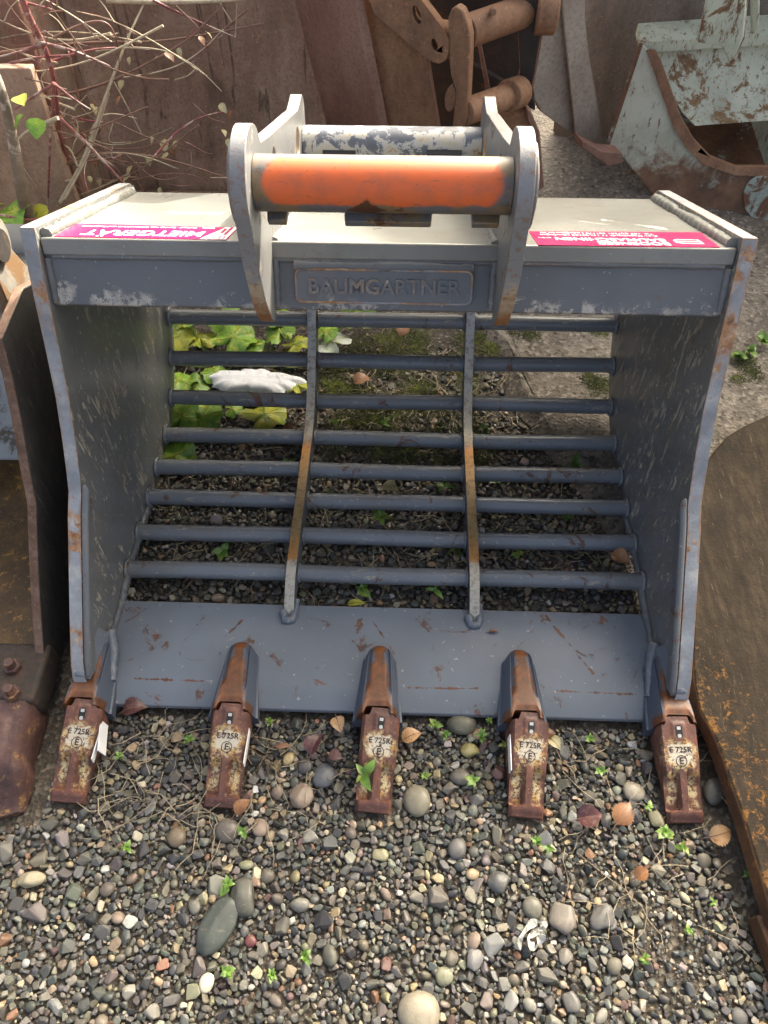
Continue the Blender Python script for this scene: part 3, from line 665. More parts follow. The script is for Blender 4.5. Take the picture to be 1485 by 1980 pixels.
def logo(mb, c, ex, ey, s, lift):
    # a rounded bracket mark with a split second line
    def stroke(pts, wd):
        P = [c+ex*(a*s)+ey*(b*s) for a, b in pts]
        for a, b in zip(P, P[1:]):
            d = (b-a).normalized(); nn = TN.cross(d)*wd*s/2; a2, b2 = a-d*wd*s*.3, b+d*wd*s*.3
            mb.add([a2+nn, b2+nn, b2-nn, a2-nn], [(0,1,2,3)])
    stroke([(-1,.7), (.55,.7), (.9,.45), (.9,-.45), (.55,-.7), (-1,-.7), (-1,.7)], .2)
    stroke([(-1,.0), (.7,.0)], .2)
logo(pm_, onb(-.276,1.117,.0019), TD, -EX, .011, 0); pm_.build('emblem', 'magenta', pl, smooth=0)
s2 = MB().prism([onb(.251,1.100), onb(.546,1.103), onb(.553,1.214), onb(.250,1.203)], -TN*.0009).build('company_sticker', 'magenta', B, smooth=0)
text('lettering', 'BODENSEE', .030, onb(.472,1.120,.0014), RX, RY, 'white', s2, .0001, bold=.0006, sx=.82, align='LEFT')
text('lettering', 'BAUMASCHINEN', .030, onb(.472,1.147,.0014), RX, RY, 'white', s2, .0001, bold=.0006, sx=.82, align='LEFT')
text('small_print', 'GmbH', .008, onb(.270,1.152,.0014), RX, RY, 'white', s2, .0001, bold=.0002)
text('small_print', 'Zum Degenhardt 11 | D-88662 Überlingen', .0145, onb(.366,1.176,.0014), RX, RY, 'white', s2, .0001, bold=.0002, sx=.8)
text('small_print', 'Tel. +49 (0)7551 301170 | info@bo-ba.de', .0145, onb(.366,1.193,.0014), RX, RY, 'white', s2, .0001, bold=.0002, sx=.8)
l2 = MB(); logo(l2, onb(.505,1.138,.0016), RX, RY, .021, 0); l2.build('emblem', 'white', s2, smooth=0)
text('stencil_number', 'ZB42636', .036, onb(-.372,1.322,.0008), RX, RY, 'white', B, .0001, bold=.0004, sx=.82)
# coupler ears
EC = (1.045,.894)
ear = [(1.056,.650), (1.036,.650), (1.014,.672), (.990,.725), (.972,.80)]+arc(*EC, .078, 200, 42, 16)+[(1.118,.918), (1.20,.888), (1.35,.838), (1.46,.802), (1.53,.778)]+arc(1.592,.742,.036, 105, -20, 8)+[(1.622,.69), (1.60,.62), (1.556,.575), (1.53,.586), (1.10,.752), (1.092,.735), (1.066,.672)]
for s in (-1, 1):
    x0 = s*.186
    holes = [yz(x0, circ(1.492,.735,.026)), yz(x0, circ(1.213,.842,.02))]
    eo = MB().prism(yz(x0, ear), (s*.023, 0, 0), holes, 0, 1).build('coupler_ear', ('ear', 'earrim'), B, .003)
    MB().prism(yz(s*.2075, circ(*EC, .060, 28)), (s*.0085, 0, 0)).build('pin_boss', 'ear', eo, .004)
    MB().prism(yz(s*.2145, circ(*EC, .044, 28)), (s*.005, 0, 0)).build('pin_cap', 'ear', eo, .004)
    weld(yz(x0-s*.002, [(1.105,.758), (1.3,.683), (1.53,.595)]), .008, 'weld', eo, 'beamtop', .007, .3)
    weld(yz(x0-s*.002, [(1.094,.735), (1.064,.662)]), .007, 'weld', eo, 'beam')
ft = MB().tube([(x, *EC) for x in np.linspace(-.185,.185,24)], .039, 36, False).build('front_tube', 'orange', B, smooth=60)
for x0, x1 in ((-.176,-.142), (-.06,.075), (.13,.176)):
    MB().prism([(x0,EC[0]+.012,EC[1]-.030), (x0+.003,EC[0]-.022,EC[1]-.046), (x1-.003,EC[0]-.022,EC[1]-.046), (x1,EC[0]+.012,EC[1]-.030)], (0,.006,-.012)).build('lug', 'orange', ft, .002)
rc = (1.572,.690)
MB().tube([(x, *rc) for x in np.linspace(-.185,.185,20)], .036, 30, False).build('rear_tube', 'chip', B, smooth=60)
for x0, x1 in ((625,688), (825,892)):
    q0, q1 = aty(x0,299,1.541), aty(x1,299,1.541); MB().box((q0+q1)/2, ((q1-q0).length/2,.006,.012), 0, (EX, Vector((0,.8,.6)).normalized(), Vector((0,-.6,.8)).normalized())).build('slot_shade', 'hole_shade', B)  # solid black boxes painting the shade of the tube's openings
rp = MB(); a_, b_ = Vector((0,1.545,.672)), Vector((0,1.50,.607))
rp.prism([a_+EX*-.185, a_+EX*.185, b_+EX*.185, b_+EX*-.185], Vector((0,.012,-.009)), holes=[[a_.lerp(b_,.12)+EX*x0, a_.lerp(b_,.12)+EX*x1, a_.lerp(b_,.5)+EX*x1, a_.lerp(b_,.5)+EX*x0] for x0, x1 in ((-.128,-.062), (.085,.155))])
rp.build('cross_plate', 'ear', B, .002)
# teeth and adapters (heightfields)
def yback(v): a = abs(v); t = min(1, max(0, (a-.52)/.14)); return .030-.014*(t*t*(3-2*t))
def sst(x, a, b): t = min(1, max(0, (x-a)/(b-a))); return t*t*(3-2*t)
def tooth_mesh():
    nu, nv = 56, 26; mb = MB(); vs = []
    for i in range(nu+1):
        u = i/nu
        for j in range(nv+1):
            v = j/nv*2-1; hw = .0365-.002*sst(u,.3,.6)-.001*u
            y = yback(v)*(1-u)+(-.143)*u; x = v*hw
            uz = min(1, max(0, (.030-y)/.173)); z = .094+(.024-.094)*(.35*uz+.65*uz**1.25)
            z -= .010*sst(abs(v), .86, 1.0)
            pocket = sst(u,.50,.62)*(1-sst(u,.86,.91))*sst(abs(v),.20,.29)*(1-.75*sst(abs(v),.86,1.)); z -= .017*pocket
            boss = (1-sst(abs(v),.30,.42))*sst(u,.04,.08)*(1-sst(u,.245,.275)); z += .0028*boss
            z -= .006*sst(u,.93,1.)
            vs.append((x, y, z))
    W = nv+1; fs = [(i*W+j, i*W+j+1, (i+1)*W+j+1, (i+1)*W+j) for i in range(nu) for j in range(nv)]
    nb = len(vs)
    for i in range(nu+1):
        u = i/nu
        for j in range(nv+1): x, y, z = vs[i*W+j]; vs.append((x*.96, y, max(.004, min(z-.008, .012+(.02-.012)*(1-u)))))
    fs += [(nb+(i+1)*W+j, nb+(i+1)*W+j+1, nb+i*W+j+1, nb+i*W+j) for i in range(nu) for j in range(nv)]
    ring = [j for j in range(W)]+[i*W+nv for i in range(1, nu+1)]+[nu*W+j for j in range(nv-1,-1,-1)]+[i*W for i in range(nu-1,0,-1)]
    fs += [(ring[k], ring[(k+1)%len(ring)], nb+ring[(k+1)%len(ring)], nb+ring[k]) for k in range(len(ring))]
    return mb.add(vs, fs)
def adapter_mesh():
    nu, nv = 40, 26; mb = MB(); vs = []
    for i in range(nu+1):
        u = i/nu
        for j in range(nv+1):
            v = j/nv*2-1; yf = yback(v*1.22 if abs(v) < .82 else math.copysign(1, v))+.0035; yb_ = .182-.012*v*v
            y = yf*(1-u)+yb_*u; hw = (.0495-.0175*u)*math.sqrt(max(.02, 1-max(0,(u-.86)/.14)**2)) if u > .86 else .0495-.0175*u
            x = v*hw
            ztop = .099-.012*u-.028*max(0,(u-.78)/.22)**2
            side = sst(abs(v), .58, .97); z = ztop*(1-side)+.047*side
            gro = sst(u,.22,.34)*(1-sst(u,.86,.95))*math.exp(-((abs(v)-.52)/.09)**2); z -= .007*gro
            z -= .004*math.exp(-(u/.05)**2) if abs(v) < .62 else 0
            if u > .97: z = min(z, .05)
            vs.append((x, y, z))
    W = nv+1; fs = [(i*W+j, i*W+j+1, (i+1)*W+j+1, (i+1)*W+j) for i in range(nu) for j in range(nv)]
    nb = len(vs); vs += [(x, y, .02) for x, y, z in vs]
    ring = [j for j in range(W)]+[i*W+nv for i in range(1, nu+1)]+[nu*W+j for j in range(nv-1,-1,-1)]+[i*W for i in range(nu-1,0,-1)]
    fs += [(ring[k], ring[(k+1)%len(ring)], nb+ring[(k+1)%len(ring)], nb+ring[k]) for k in range(len(ring))]
    return mb.add(vs, fs)
TY = .551
protos = None
for i, tx in enumerate(TX):
    org = Vector((tx, TY, 0))
    if protos is None:
        ad = adapter_mesh().build('tooth_adapter', 'adapter', B, smooth=40, loc=org)
        to = tooth_mesh().build('tooth', 'tooth', B, smooth=40, loc=org)
        kids = []
        def kid(o): kids.append(o); return o
        zs = lambda y: .094-.07*(.35*((.03-y)/.173)+.65*((.03-y)/.173)**1.25)
        sl_ = Vector((0, 1, (zs(.0)-zs(-.06))/.06)).normalized(); sn = EX.cross(sl_)
        rec = rrect(Vector((0,.002,zs(.002)+.0031)), EX, sl_, .0062, .0125, .0055)
        kid(MB().prism(rec, -sn*.004).build('pin_hole_shade', 'hole_shade', to, loc=org, smooth=0))  # black inset painting the shade inside the pin hole
        kid(MB().prism(rrect(Vector((0,.0085,zs(.0085)+.0036)), EX, sl_, .0036, .003, .001), -sn*.003).build('lock_pin', 'steel', to, loc=org, bevel=.0006))
        kid(MB().prism(rrect(Vector((0,-.005,zs(-.005)+.0036)), EX, sl_, .0036, .0036, .0033), -sn*.003).build('lock_pin', 'steel', to, loc=org, bevel=.0006))
        t = text('lettering', 'E 725R', .0145, Vector((0,-.0275,zs(-.0275)+.0006)), EX, sl_, 'blackprint', to, .0003, bold=.0002); t.location = org-wloc(to); kid(t)
        t = text('lettering', 'E', .0165, Vector((0,-.046,zs(-.046)+.0006)), EX, sl_, 'blackprint', to, .0003, bold=.0003); t.location = org-wloc(to); kid(t)
        cc = [Vector((0,-.046,zs(-.046)+.0004))+EX*.0098*math.cos(a)+sl_*.0098*math.sin(a) for a in np.linspace(0, 2*math.pi, 25)]
        kid(MB().tube(cc, .0007, 5, False).build('circle_mark', 'blackprint', to, loc=org))
        cast = text('cast_mark', 'E725', .012, Vector((.001,.098,.0925)), Vector((0,-1,.08)), EX, 'adapter', ad, .0012, bold=.0002); cast.location = (0,0,0)
        protos = (ad, to, kids, cast)
    else:
        ad0, to0, kids, cast = protos
        ad = ad0.copy(); C.objects.link(ad); ad.location = org-wloc(B)
        to = to0.copy(); C.objects.link(to); to.location = org-wloc(B)
        c2 = cast.copy(); C.objects.link(c2); c2.parent = ad; c2.location = (0,0,0)
        for k in kids: c = k.copy(); C.objects.link(c); c.parent = to; c.location = (0,0,0)
    to.location.z = .0
    if i == 0: to.rotation_euler = (0, .10, -.03)
    if i == 1: to.rotation_euler = (0, .04, -.02)
    if i == 4: to.rotation_euler = (0, -.03, .02)
    if i in (0, 1, 3):
        s = -1 if i == 3 else 1
        mb = MB(); mb.box((tx+s*.0372, TY-.042, .060), (.0008,.034,.010), 0)
        if i == 0: mb.box((tx+.0435, TY-.030, .06), (.0012,.03,.014), 0, (Vector((.93,.2,.3)).normalized(), Vector((-.2,.97,0)).normalized(), Vector((-.3,0,.93)).normalized()))
        mb.build('paper_strip', 'white', to, smooth=0)
# outer adapters tie into the side plates
for s in (-1, 1):
    MB().prism([(s*.552,.628,.046), (s*.575,.618,.12), (s*.596,.618,.12), (s*.604,.628,.046)], (0,.11,.0)).build('corner_block', 'lip', B, .008)
    weld([(s*.545,.64,.05), (s*.55,.70,.07), (s*.566,.74,.075)], .011, 'weld', B, 'lip')

# ------------------------------------------------------------------ neighbouring bucket on the left
LB = thing('rusty_bucket', (-1.05,.95,0), 'worn rusty bucket with a bolted tooth, standing tight beside the slotted bucket', 'bucket')
lx = -.672
lf = [(-60,520),(-20,600),(4,655),(24,728),(41,812),(55,897),(70,974),(74,1099),(80,1200),(87,1290),(98,1388)]
lfp = [atx(px, py, lx) for px, py in lf]
lo = [(p.y, p.z) for p in lfp]; tq = atx(46,556,lx); lo = [(tq.y,tq.z)]+[q for q in lo[2:]]
lo += [(lo[-1][0]+.02,.03), (1.0,.02), (1.3,.04), (1.45,.12), (1.5,.3), (1.45,.5)]
lsp = MB().prism(yz(lx, lo), (-.019, 0, 0), mi=0, rim=1).build('side_plate', ('rustL', 'rustLedge'), LB, .003)
shell = [(.63,.04), (.8,.04), (.98,.045), (1.12,.07), (1.24,.14), (1.33,.28), (1.38,.46), (1.37,.62)]
sh = shell+[(y+.015, z-.02) for y, z in reversed(shell)]
MB().prism(yz(lx-.028, sh), (-.85, 0, 0)).build('shell', 'greyL', LB, smooth=60)
silt = [(.66,.042), (.78,.047), (.95,.056), (1.08,.075), (1.17,.112), (1.19,.10), (1.1,.055), (.9,.04), (.66,.036)]
MB().prism(yz(lx-.029, silt), (-.84, 0, 0)).build('silt_layer', 'rustLin', LB, smooth=60)
MB().prism(yz(lx-.03, [(1.14,.60), (1.12,.57), (1.16,.53), (1.42,.46), (1.46,.53)]), (-.84, 0, 0)).build('beam', 'creamL', LB, .004)
eq = atx(-6,475,-.70)
eo = MB().prism(yz(-.70, arc(eq.y,eq.z,.055,220,-40,14)+[(eq.y+.1,.53), (eq.y-.05,.55)]), (-.03, 0, 0), mi=0, rim=0).build('coupler_ear', 'creamL', LB, .004)
MB().prism(yz(-.6995, circ(eq.y,eq.z,.03,20)), (.010, 0, 0)).build('pin_cap', 'rustblack', eo, .004)
# bolted tooth
bt = MB(); vs = []; W = 21; L_ = 30
t0 = atz(60,1375,.09); ycent = t0.y
for i in range(L_+1):
    u = i/L_
    for j in range(W):
        v = j/(W-1)*2-1; hw = .052+.012*sst(u,.5,.7)
        y = (ycent+.02)*(1-u)+.392*u-.018*(1-v*v)*u; z = .105-.03*u-.055*sst(u,.62,1.)-.018*sst(abs(v),.82,1.)
        z -= .010*(1-sst(abs(v),.35,.5))*sst(u,.15,.25)*(1-sst(u,.5,.6))*-.6
        vs.append((-.722+v*hw, y, z))
nb = len(vs); fs = [(i*W+j, i*W+j+1, (i+1)*W+j+1, (i+1)*W+j) for i in range(L_) for j in range(W-1)]
vs += [(x, y, .004) for x, y, z in vs]
ring = [j for j in range(W)]+[i*W+W-1 for i in range(1, L_+1)]+[L_*W+j for j in range(W-2,-1,-1)]+[i*W for i in range(L_-1,0,-1)]
fs += [(ring[k], ring[(k+1)%len(ring)], nb+ring[(k+1)%len(ring)], nb+ring[k]) for k in range(len(ring))]
MAT['bigtooth'] = rustmat('big_tooth_rust', (.03,.016,.015), (.085,.042,.036), (.15,.08,.065), (.45,.25,.06), .75, 14, (20,20,20), rough=.55)
btk = bt.add(vs, fs).build('tooth', 'bigtooth', LB, smooth=40)
MB().box((-.72, ycent+.075, .07), (.056,.062,.038)).build('tooth_base', 'rustblack', LB, .008)
for px, py in ((20,1285), (18,1335)):
    p = atz(px, py, .125); mb = MB()
    mb.prism([p+Vector((.0165*math.cos(a), .0165*math.sin(a), -.02)) for a in np.linspace(0.2, 6.483, 7)[:-1]], (0,0,.015)); mb.tube([p+Vector((0,0,-.006)), p+Vector((0,0,.012))], .0095, 12)
    mb.build('bolt', 'bigtooth', LB, .0012)

# ------------------------------------------------------------------ rusty slab on the right
ztop = lambda x: .075+.10*(x-.60)
p0 = Vector((.6,.6,.075)); pn = Vector((-.10,0,1)).normalized()
outp = [(1342,1311),(1355,1379),(1379,1419),(1399,1470),(1419,1530),(1436,1577),(1452,1630),(1473,1700),(1500,1790)]
tp_ = [onp(*q, p0, pn) for q in outp]
back = [onp(*q, p0, pn) for q in [(1338,1250),(1342,1150),(1347,1060),(1350,985),(1354,930),(1366,893),(1385,866),(1406,843),(1440,822),(1485,802),(1530,786)]]
face = back[::-1]+tp_
face += [Vector((1.5,.12,ztop(1.5))), Vector((1.6,1.42,ztop(1.6)))]
SLB = thing('steel_plate', (1.05,.7,0), 'thick rounded rusty steel plate lying on the gravel beside the slotted bucket', 'steel plate')
MB().prism(face, (-.004,0,-.040), mi=0, rim=1).build('plate', ('rustE','rustEedge'), SLB, .005)
MB().box((1.2,.55,.02), (.3,.25,.022)).build('support_foot', 'rustEedge', SLB, .003)
q0 = atz(1462,1768,.05)
cut = MB().prism([q0, q0+Vector((.05,.0,0)), q0+Vector((.09,-.12,0)), q0+Vector((.02,-.12,0))], (0,0,-.045)).build('cutting_edge', 'rustEedge', None, .004)
tag(cut, 'short rusty cutting edge poking out below the thick rusty plate', 'steel bar')

# ------------------------------------------------------------------ big dark rusty bucket behind
A = thing('rusty_bucket', (-.7,2.5,0), 'large dark brown rusty bucket behind the red twigs', 'bucket')
def ypl(px, py, y): return aty(px, py, y)
yA = 2.52; xl, xr = -1.36, -.16; HA = 1.0
mb = MB(); nx, nz = 14, 14; vs = []
for j in range(nz+1):
    for i in range(nx+1):
        a, b = i/nx, j/nz; vs.append((xl+(xr-xl)*a, yA+.12*math.sin(math.pi*b)*.8+.05*math.sin(math.pi*a), b*HA))
nv_ = len(vs); vs += [(x, y+.03, z) for x, y, z in vs]; W = nx+1
fs = [(j*W+i, j*W+i+1, (j+1)*W+i+1, (j+1)*W+i) for j in range(nz) for i in range(nx)]
fs += [tuple(nv_+k for k in reversed(f)) for f in fs]
mb.add(vs, fs).build('shell', 'rustA', A, smooth=60, recalc=False)
def quadplate(name, p, q, vec, mat, par, bev=.004):           # vertical plate standing on the line p-q
    return MB().prism([p[0], q[0], q[1], p[1]], vec).build(name, mat, par, bev)
# right side plate leans a little; its front edge shows as a pale strip
ra, rb_ = aty(735,250,2.30), aty(684,0,2.30); d_ = (rb_-ra).normalized(); rlow = ra-d_*(ra.z/d_.z); rtop = ra+d_*((HA-ra.z)/d_.z)
sa, sb_ = Vector((-.19,yA+.03,0)), Vector((-.19+(rtop.x-rlow.x),yA+.04,HA))
MB().prism([rlow, rtop, sb_, sa], (.028,.0,0)).build('side_plate', 'rustAs', A, .004)
la, lb_ = aty(150,392,2.22), aty(14,0,2.22); d_ = (lb_-la).normalized(); llow = la-d_*(la.z/d_.z); ltop = la+d_*((HA-la.z)/d_.z)
MB().prism([llow, ltop, Vector((ltop.x-.02,yA+.05,HA)), Vector((llow.x-.02,yA+.05,0))], (.012,0,0)).build('side_plate', 'rustA', A, .004)
MB().prism([llow+Vector((-.02,-.02,0)), llow+Vector((.035,-.02,0)), ltop+Vector((.035,-.02,0)), ltop+Vector((-.02,-.02,0))], (0,.03,0)).build('edge_bar', 'rustAs', A, .004)
MB().prism([Vector((xl-.04,2.24,0)), Vector((xr+.04,2.24,0)), Vector((xr+.04,2.55,.0)), Vector((xl-.04,2.55,0))], (0,0,.03)).build('lip_plate', 'rustA', A, .004)

# dark low steel box at the far left
bx = MB(); f1 = [aty(px, py, 2.0) for px, py in ((-80,132),(58,132),(100,250),(120,330))]
zt = aty(30,132,2.0).z
tag(MB().prism([Vector((-1.75,2.0,0)), Vector((f1[1].x,2.0,0)), Vector((f1[1].x,2.0,zt)), Vector((-1.75,2.0,zt))], (0,.03,0)).build('steel_sheet', 'rustA', None, .004), 'dark rusty steel sheet standing beside the large brown bucket', 'steel sheet')

# ------------------------------------------------------------------ linkage bucket in the middle
K = thing('rusty_bucket', (.35,2.6,0), 'orange-brown rusty bucket with pin lugs, cross tubes and a link', 'bucket')
def tracedplate(name, pts, y, th, mat, par, slant=0., holes=(), bev=.004, x0=None, rim=None):
    """outline in photo pixels on an upright plane at y (turned by slant about z through x0), given a real thickness"""
    nrm = Vector((math.sin(slant), -math.cos(slant), 0)); P0 = aty(pts[0][0], pts[0][1], y) if x0 is None else Vector((x0, y, 0))
    pr = lambda q: onp(*q, P0, nrm)
    return MB().prism([pr(q) for q in pts], -nrm*th, [[pr(q) for q in h] for h in holes], 0, 0 if rim is None else 1).build(name, mat if rim is None else (mat, rim), par, bev)
def pc(cx, cy, rx, ry=None, n=14, rot=0.):
    ry = ry or rx; return [(cx+rx*math.cos(a)*math.cos(rot)-ry*math.sin(a)*math.sin(rot), cy+rx*math.cos(a)*math.sin(rot)+ry*math.sin(a)*math.cos(rot)) for a in np.linspace(0, 2*math.pi, n+1)[:-1]]
tracedplate('side_plate', [(615,-620),(735,265),(752,330),(868,330),(848,250),(826,118),(818,-620)], 2.36, .03, 'rustB', K, -.25, rim='rustAs')  # upper end carried higher out of view to hold off the sun
tracedplate('pin_lug', [(700,-40),(724,28),(822,111),(838,121),(850,123),(862,117),(867,105),(868,77),(856,54),(815,0),(800,-40)], 2.27, .035, 'rustB', K, -.25, [pc(806,29,7,19,14,-.3), pc(840,87,6,12,12,-.25)])
c1 = aty(874,78,2.28); MB().tube([c1+Vector((-.05,.02,0)), c1+Vector((.035,-.01,0))], .045, 20).build('collar', 'rustB', K, .004)
tracedplate('link', [(866,34),(872,18),(881,12),(893,20),(902,40),(908,70),(907,120),(903,202),(906,225),(900,242),(888,250),(874,246),(876,225),(881,175),(872,150),(866,100)], 2.22, .03, 'rustB', K, -.5)
t1, t2 = aty(900,62,2.26), aty(1025,18,2.42); MB().tube([t1, t2], .041, 24).build('cross_tube', 'rustB', K, .003)
nb1 = aty(953,28,2.26); MB().tube([nb1+Vector((0,.03,0)), nb1+Vector((0,-.02,.012))], .008, 10).build('grease_nipple', 'rustB', K)
t1, t2 = aty(898,217,2.2), aty(998,181,2.34); MB().tube([t1, t2], .036, 24).build('cross_tube', 'rustB', K, .003)
t1, t2 = aty(982,186,2.30), aty(1004,178,2.36); MB().tube([t1, t2], .044, 24).build('collar', 'rustB', K, .004)
tracedplate('boss', pc(870,192,11,25,14,.1), 2.2, .03, 'rustB', K, -.4)
tracedplate('link', [(996,-60),(1051,-60),(1049,47),(1036,131),(1024,195),(1012,212),(996,210),(984,196),(1000,160),(1005,140),(1001,50)], 2.38, .05, 'rustblack', K, -.1, rim='rustB')
b1 = aty(1056,20,2.40); MB().tube([b1+Vector((-.03,0,0)), b1+Vector((.03,.0,0))], .06, 20).build('boss', 'rustB', K, .006)
tracedplate('bracket', [(948,240),(1017,208),(1030,228),(1042,258),(1050,360),(1028,376),(1000,400),(948,400)], 2.34, .10, 'rustB', K, .1, bev=.012)
tracedplate('bracket_rim', [(1017,205),(1030,222),(1044,256),(1053,362),(1030,380),(1028,366),(1042,352),(1034,262),(1020,232)], 2.33, .05, 'rustAs', K, .1)
tracedplate('back_panel', [(760,-760),(1200,-760),(1022,205),(985,345),(845,345)], 2.66, .03, 'rustblack', K)  # unseen top raised and widened to block a sun leak
tracedplate('brace', [(905,120),(925,130),(1035,195),(1035,215),(905,150)], 2.52, .03, 'rustblack', K)
tracedplate('brace', [(922,80),(930,80),(950,180),(940,180)], 2.45, .015, 'rustAs', K)
tracedplate('top_panel', [(820,-40),(1010,-40),(1005,18),(905,50),(870,36),(830,10)], 2.50, .03, 'rustblack', K)

# ------------------------------------------------------------------ tall grey rusty bucket
G = thing('rusty_bucket', (1.0,3.0,.035), 'tall grey and brown rusty bucket behind the pale green one', 'bucket')
tracedplate('side_plate', [(1058,-430),(1050,60),(1030,170),(1034,195),(1045,215),(1078,240),(1112,265),(1168,320),(1170,285),(1155,190),(1140,110),(1132,40),(1126,-430)], 2.62, .03, 'rustC', G, .35, rim='rustAs')
tracedplate('wear_strip', [(1080,-430),(1086,0),(1113,262),(1140,288),(1166,312),(1167,284),(1152,190),(1137,110),(1129,40),(1122,-430)], 2.60, .012, 'rustC', G, .35)
tracedplate('foot', [(1124,270),(1165,292),(1204,296),(1205,316),(1176,322),(1125,286)], 2.5, .06, 'rustAs', G, .35)
xg0, xg1 = aty(1120,0,2.95).x, 2.1
gs = []; mb = MB(); HG = 1.35
for j in range(17):
    b = j/16
    for x in (xg0, xg1): gs.append((x, 2.98+.16*math.sin(math.pi*b), .035+b*HG))
gs2 = [(x, y+.03, z) for x, y, z in gs]
fs = [(2*j, 2*j+1, 2*j+3, 2*j+2) for j in range(16)]; mb.add(gs+gs2, fs+[tuple(34+k for k in reversed(f)) for f in fs])
MAT['rustGin'] = rustmat('grey_brown_shell', (.1,.068,.044), (.24,.185,.135), (.36,.31,.26), (.2,.09,.035), .2, 1.6, (9,9,2))
mb.build('shell', 'rustGin', G, smooth=60, recalc=False)
MB().prism([Vector((xg1,2.55,.035)), Vector((xg1,3.1,.035)), Vector((xg1,3.1,1.38)), Vector((xg1,2.75,1.38))], (.03,0,0)).build('side_plate', 'rustC', G, .004)
MB().box(((xg0+xg1)/2,2.95,1.40), ((xg1-xg0)/2,.16,.03)).build('beam', 'rustC', G, .004)

# ------------------------------------------------------------------ pale green bucket
def greenside():
    m = Mt('green_paint_rusting_low'); x, y, z = m.xyz()
    r_ = m.ramp(m.noise(9, 8, .72), [(.3,(.07,.036,.02)), (.5,(.17,.085,.042)), (.7,(.26,.15,.075))])
    g_ = m.mix(m.thr(m.noise(8,5), .4, .7), (.52,.53,.42), (.4,.4,.3))
    f = m.op('ADD', m.op('SUBTRACT', z, m.op('MULTIPLY', x, .16)), m.op('MULTIPLY', m.op('SUBTRACT', m.noise(12, 9, .75, dist=.5), .5), .5))
    k = m.op('MULTIPLY', m.thr(f, -.06, .06), m.thr(m.noise(1, 6, .8, m.map((60,60,16),(.3,.5,.2))), .63, .57))
    m.bump(m.noise(40,6,.7), .4, .002); return m.done(m.mix(k, r_, g_), .6)
MAT['greenside'] = greenside()
V_ = thing('green_bucket', (1.2,2.1,.035), 'pale green bucket with a rusty curved rim on the concrete', 'bucket')
sp_pts = [(1241,84),(1170,284),(1195,292),(1262,378),(1300,430),(1400,500),(1560,560),(1640,420),(1560,330),(1485,335),(1420,333),(1362,314),(1326,280),(1300,236),(1276,162),(1256,100)]
P0v = atz(1215,330,.10); nv = Vector((-.30,-.90,.30)).normalized()
pv = lambda px, py, d=0.: onp(px, py, P0v, nv)-nv*d
vb = MB().prism([pv(*q) for q in sp_pts], -nv*.02, mi=0, rim=0).build('side_plate', 'greenside', V_, .003)
rim_o = [(1250,96),(1262,130),(1276,170),(1300,240),(1326,284),(1362,318),(1420,338),(1485,340),(1560,334)]
rim_i = [(1560,316),(1485,322),(1422,322),(1372,302),(1340,268),(1316,226),(1292,158),(1276,115),(1266,96)]
MB().prism([pv(*q,-.012) for q in rim_o+rim_i], -nv*.05).build('rim', 'rustB', vb, .004)
pcb = pv(1472,382,-.02); 
MB().prism([pv(*q,-.014) for q in pc(1472,382,36,44,20)], -nv*.03).build('boss', 'greenrust', vb, .004)
MB().prism([pv(*q,-.004) for q in [(1236,82),(1244,84),(1178,284),(1168,290)]], -nv*.03).build('edge_bar', 'greenrust', vb, .003)
# inner sheet: a curved panel running away to the right behind the side plate
ax_d = Vector((.80,-.02,-.10)).normalized()
prof = [(1246,84),(1262,110),(1282,150),(1300,190),(1318,222),(1344,246)]
mb = MB(); rows = []
for k, q in enumerate(prof):
    p = pv(*q, .02); dpt = .05*math.sin(math.pi*k/(len(prof)-1)); rows.append((p-nv*(.02+dpt), p-nv*(.02+dpt)+Vector((.95,.10,.03))))
vs = [v for r_ in rows for v in r_]; m_ = len(vs); vs += [Vector(v)+Vector((0,.02,-.01)) for v in vs]
fs = [(2*k, 2*k+1, 2*k+3, 2*k+2) for k in range(len(prof)-1)]
fs += [tuple(m_+i for i in reversed(f)) for f in fs]+[(0,1,m_+1,m_), (2*len(prof)-2, 2*len(prof)-1, m_+2*len(prof)-1, m_+2*len(prof)-2)]
MAT['greenin'] = rustmat('green_sheet_rusting', (.1,.05,.024), (.2,.11,.05), (.28,.18,.08), (.3,.17,.05), .4, 7, (40,40,9), paintc=(.52,.54,.42), pam=.18)
mb.add(vs, fs).build('inner_sheet', 'greenin', V_, smooth=60)
a0, a1 = pv(1240,82,.01), pv(1240,82,.01)+Vector((.98,.10,.03))
MB().prism([a0, a1, a1+Vector((0,.10,.02)), a0+Vector((0,.10,.02))], (0,.0,-.035)).build('top_beam', 'green', V_, .004)
i0 = pv(1330,300,.05); MB().prism([i0+Vector((-.16,-.03,-.17)), i0+Vector((.9,-.03,-.17)), i0+Vector((.9,.46,.0)), i0+Vector((-.12,.46,.0))], (0,0,-.02)).build('floor_sheet', 'greenrust', V_, .003)
i1 = pv(1455,300,.02); MB().prism([i1+Vector((.12,.05,-.12)), i1+Vector((.12,.5,-.05)), i1+Vector((.12,.42,.2)), i1+Vector((.12,.2,.1))], (.02,0,0)).build('inner_web', 'green', V_, .003)
ye = aty(1400,95,2.22).y
el = tracedplate('coupler_ear', [(1366,-120),(1366,0),(1348,82),(1396,90),(1410,122),(1420,112),(1438,72),(1444,0),(1446,-120)], 2.18, .03, 'green', V_, -.2)
tracedplate('ear_rim', [(1436,-120),(1434,0),(1431,66),(1410,118),(1415,124),(1440,75),(1446,0),(1448,-120)], 2.17, .045, 'greenrust', V_, -.2)
el = tracedplate('coupler_ear', [(1452,-120),(1452,60),(1460,66),(1468,50),(1472,-120)], 2.30, .03, 'green', V_, -.2)

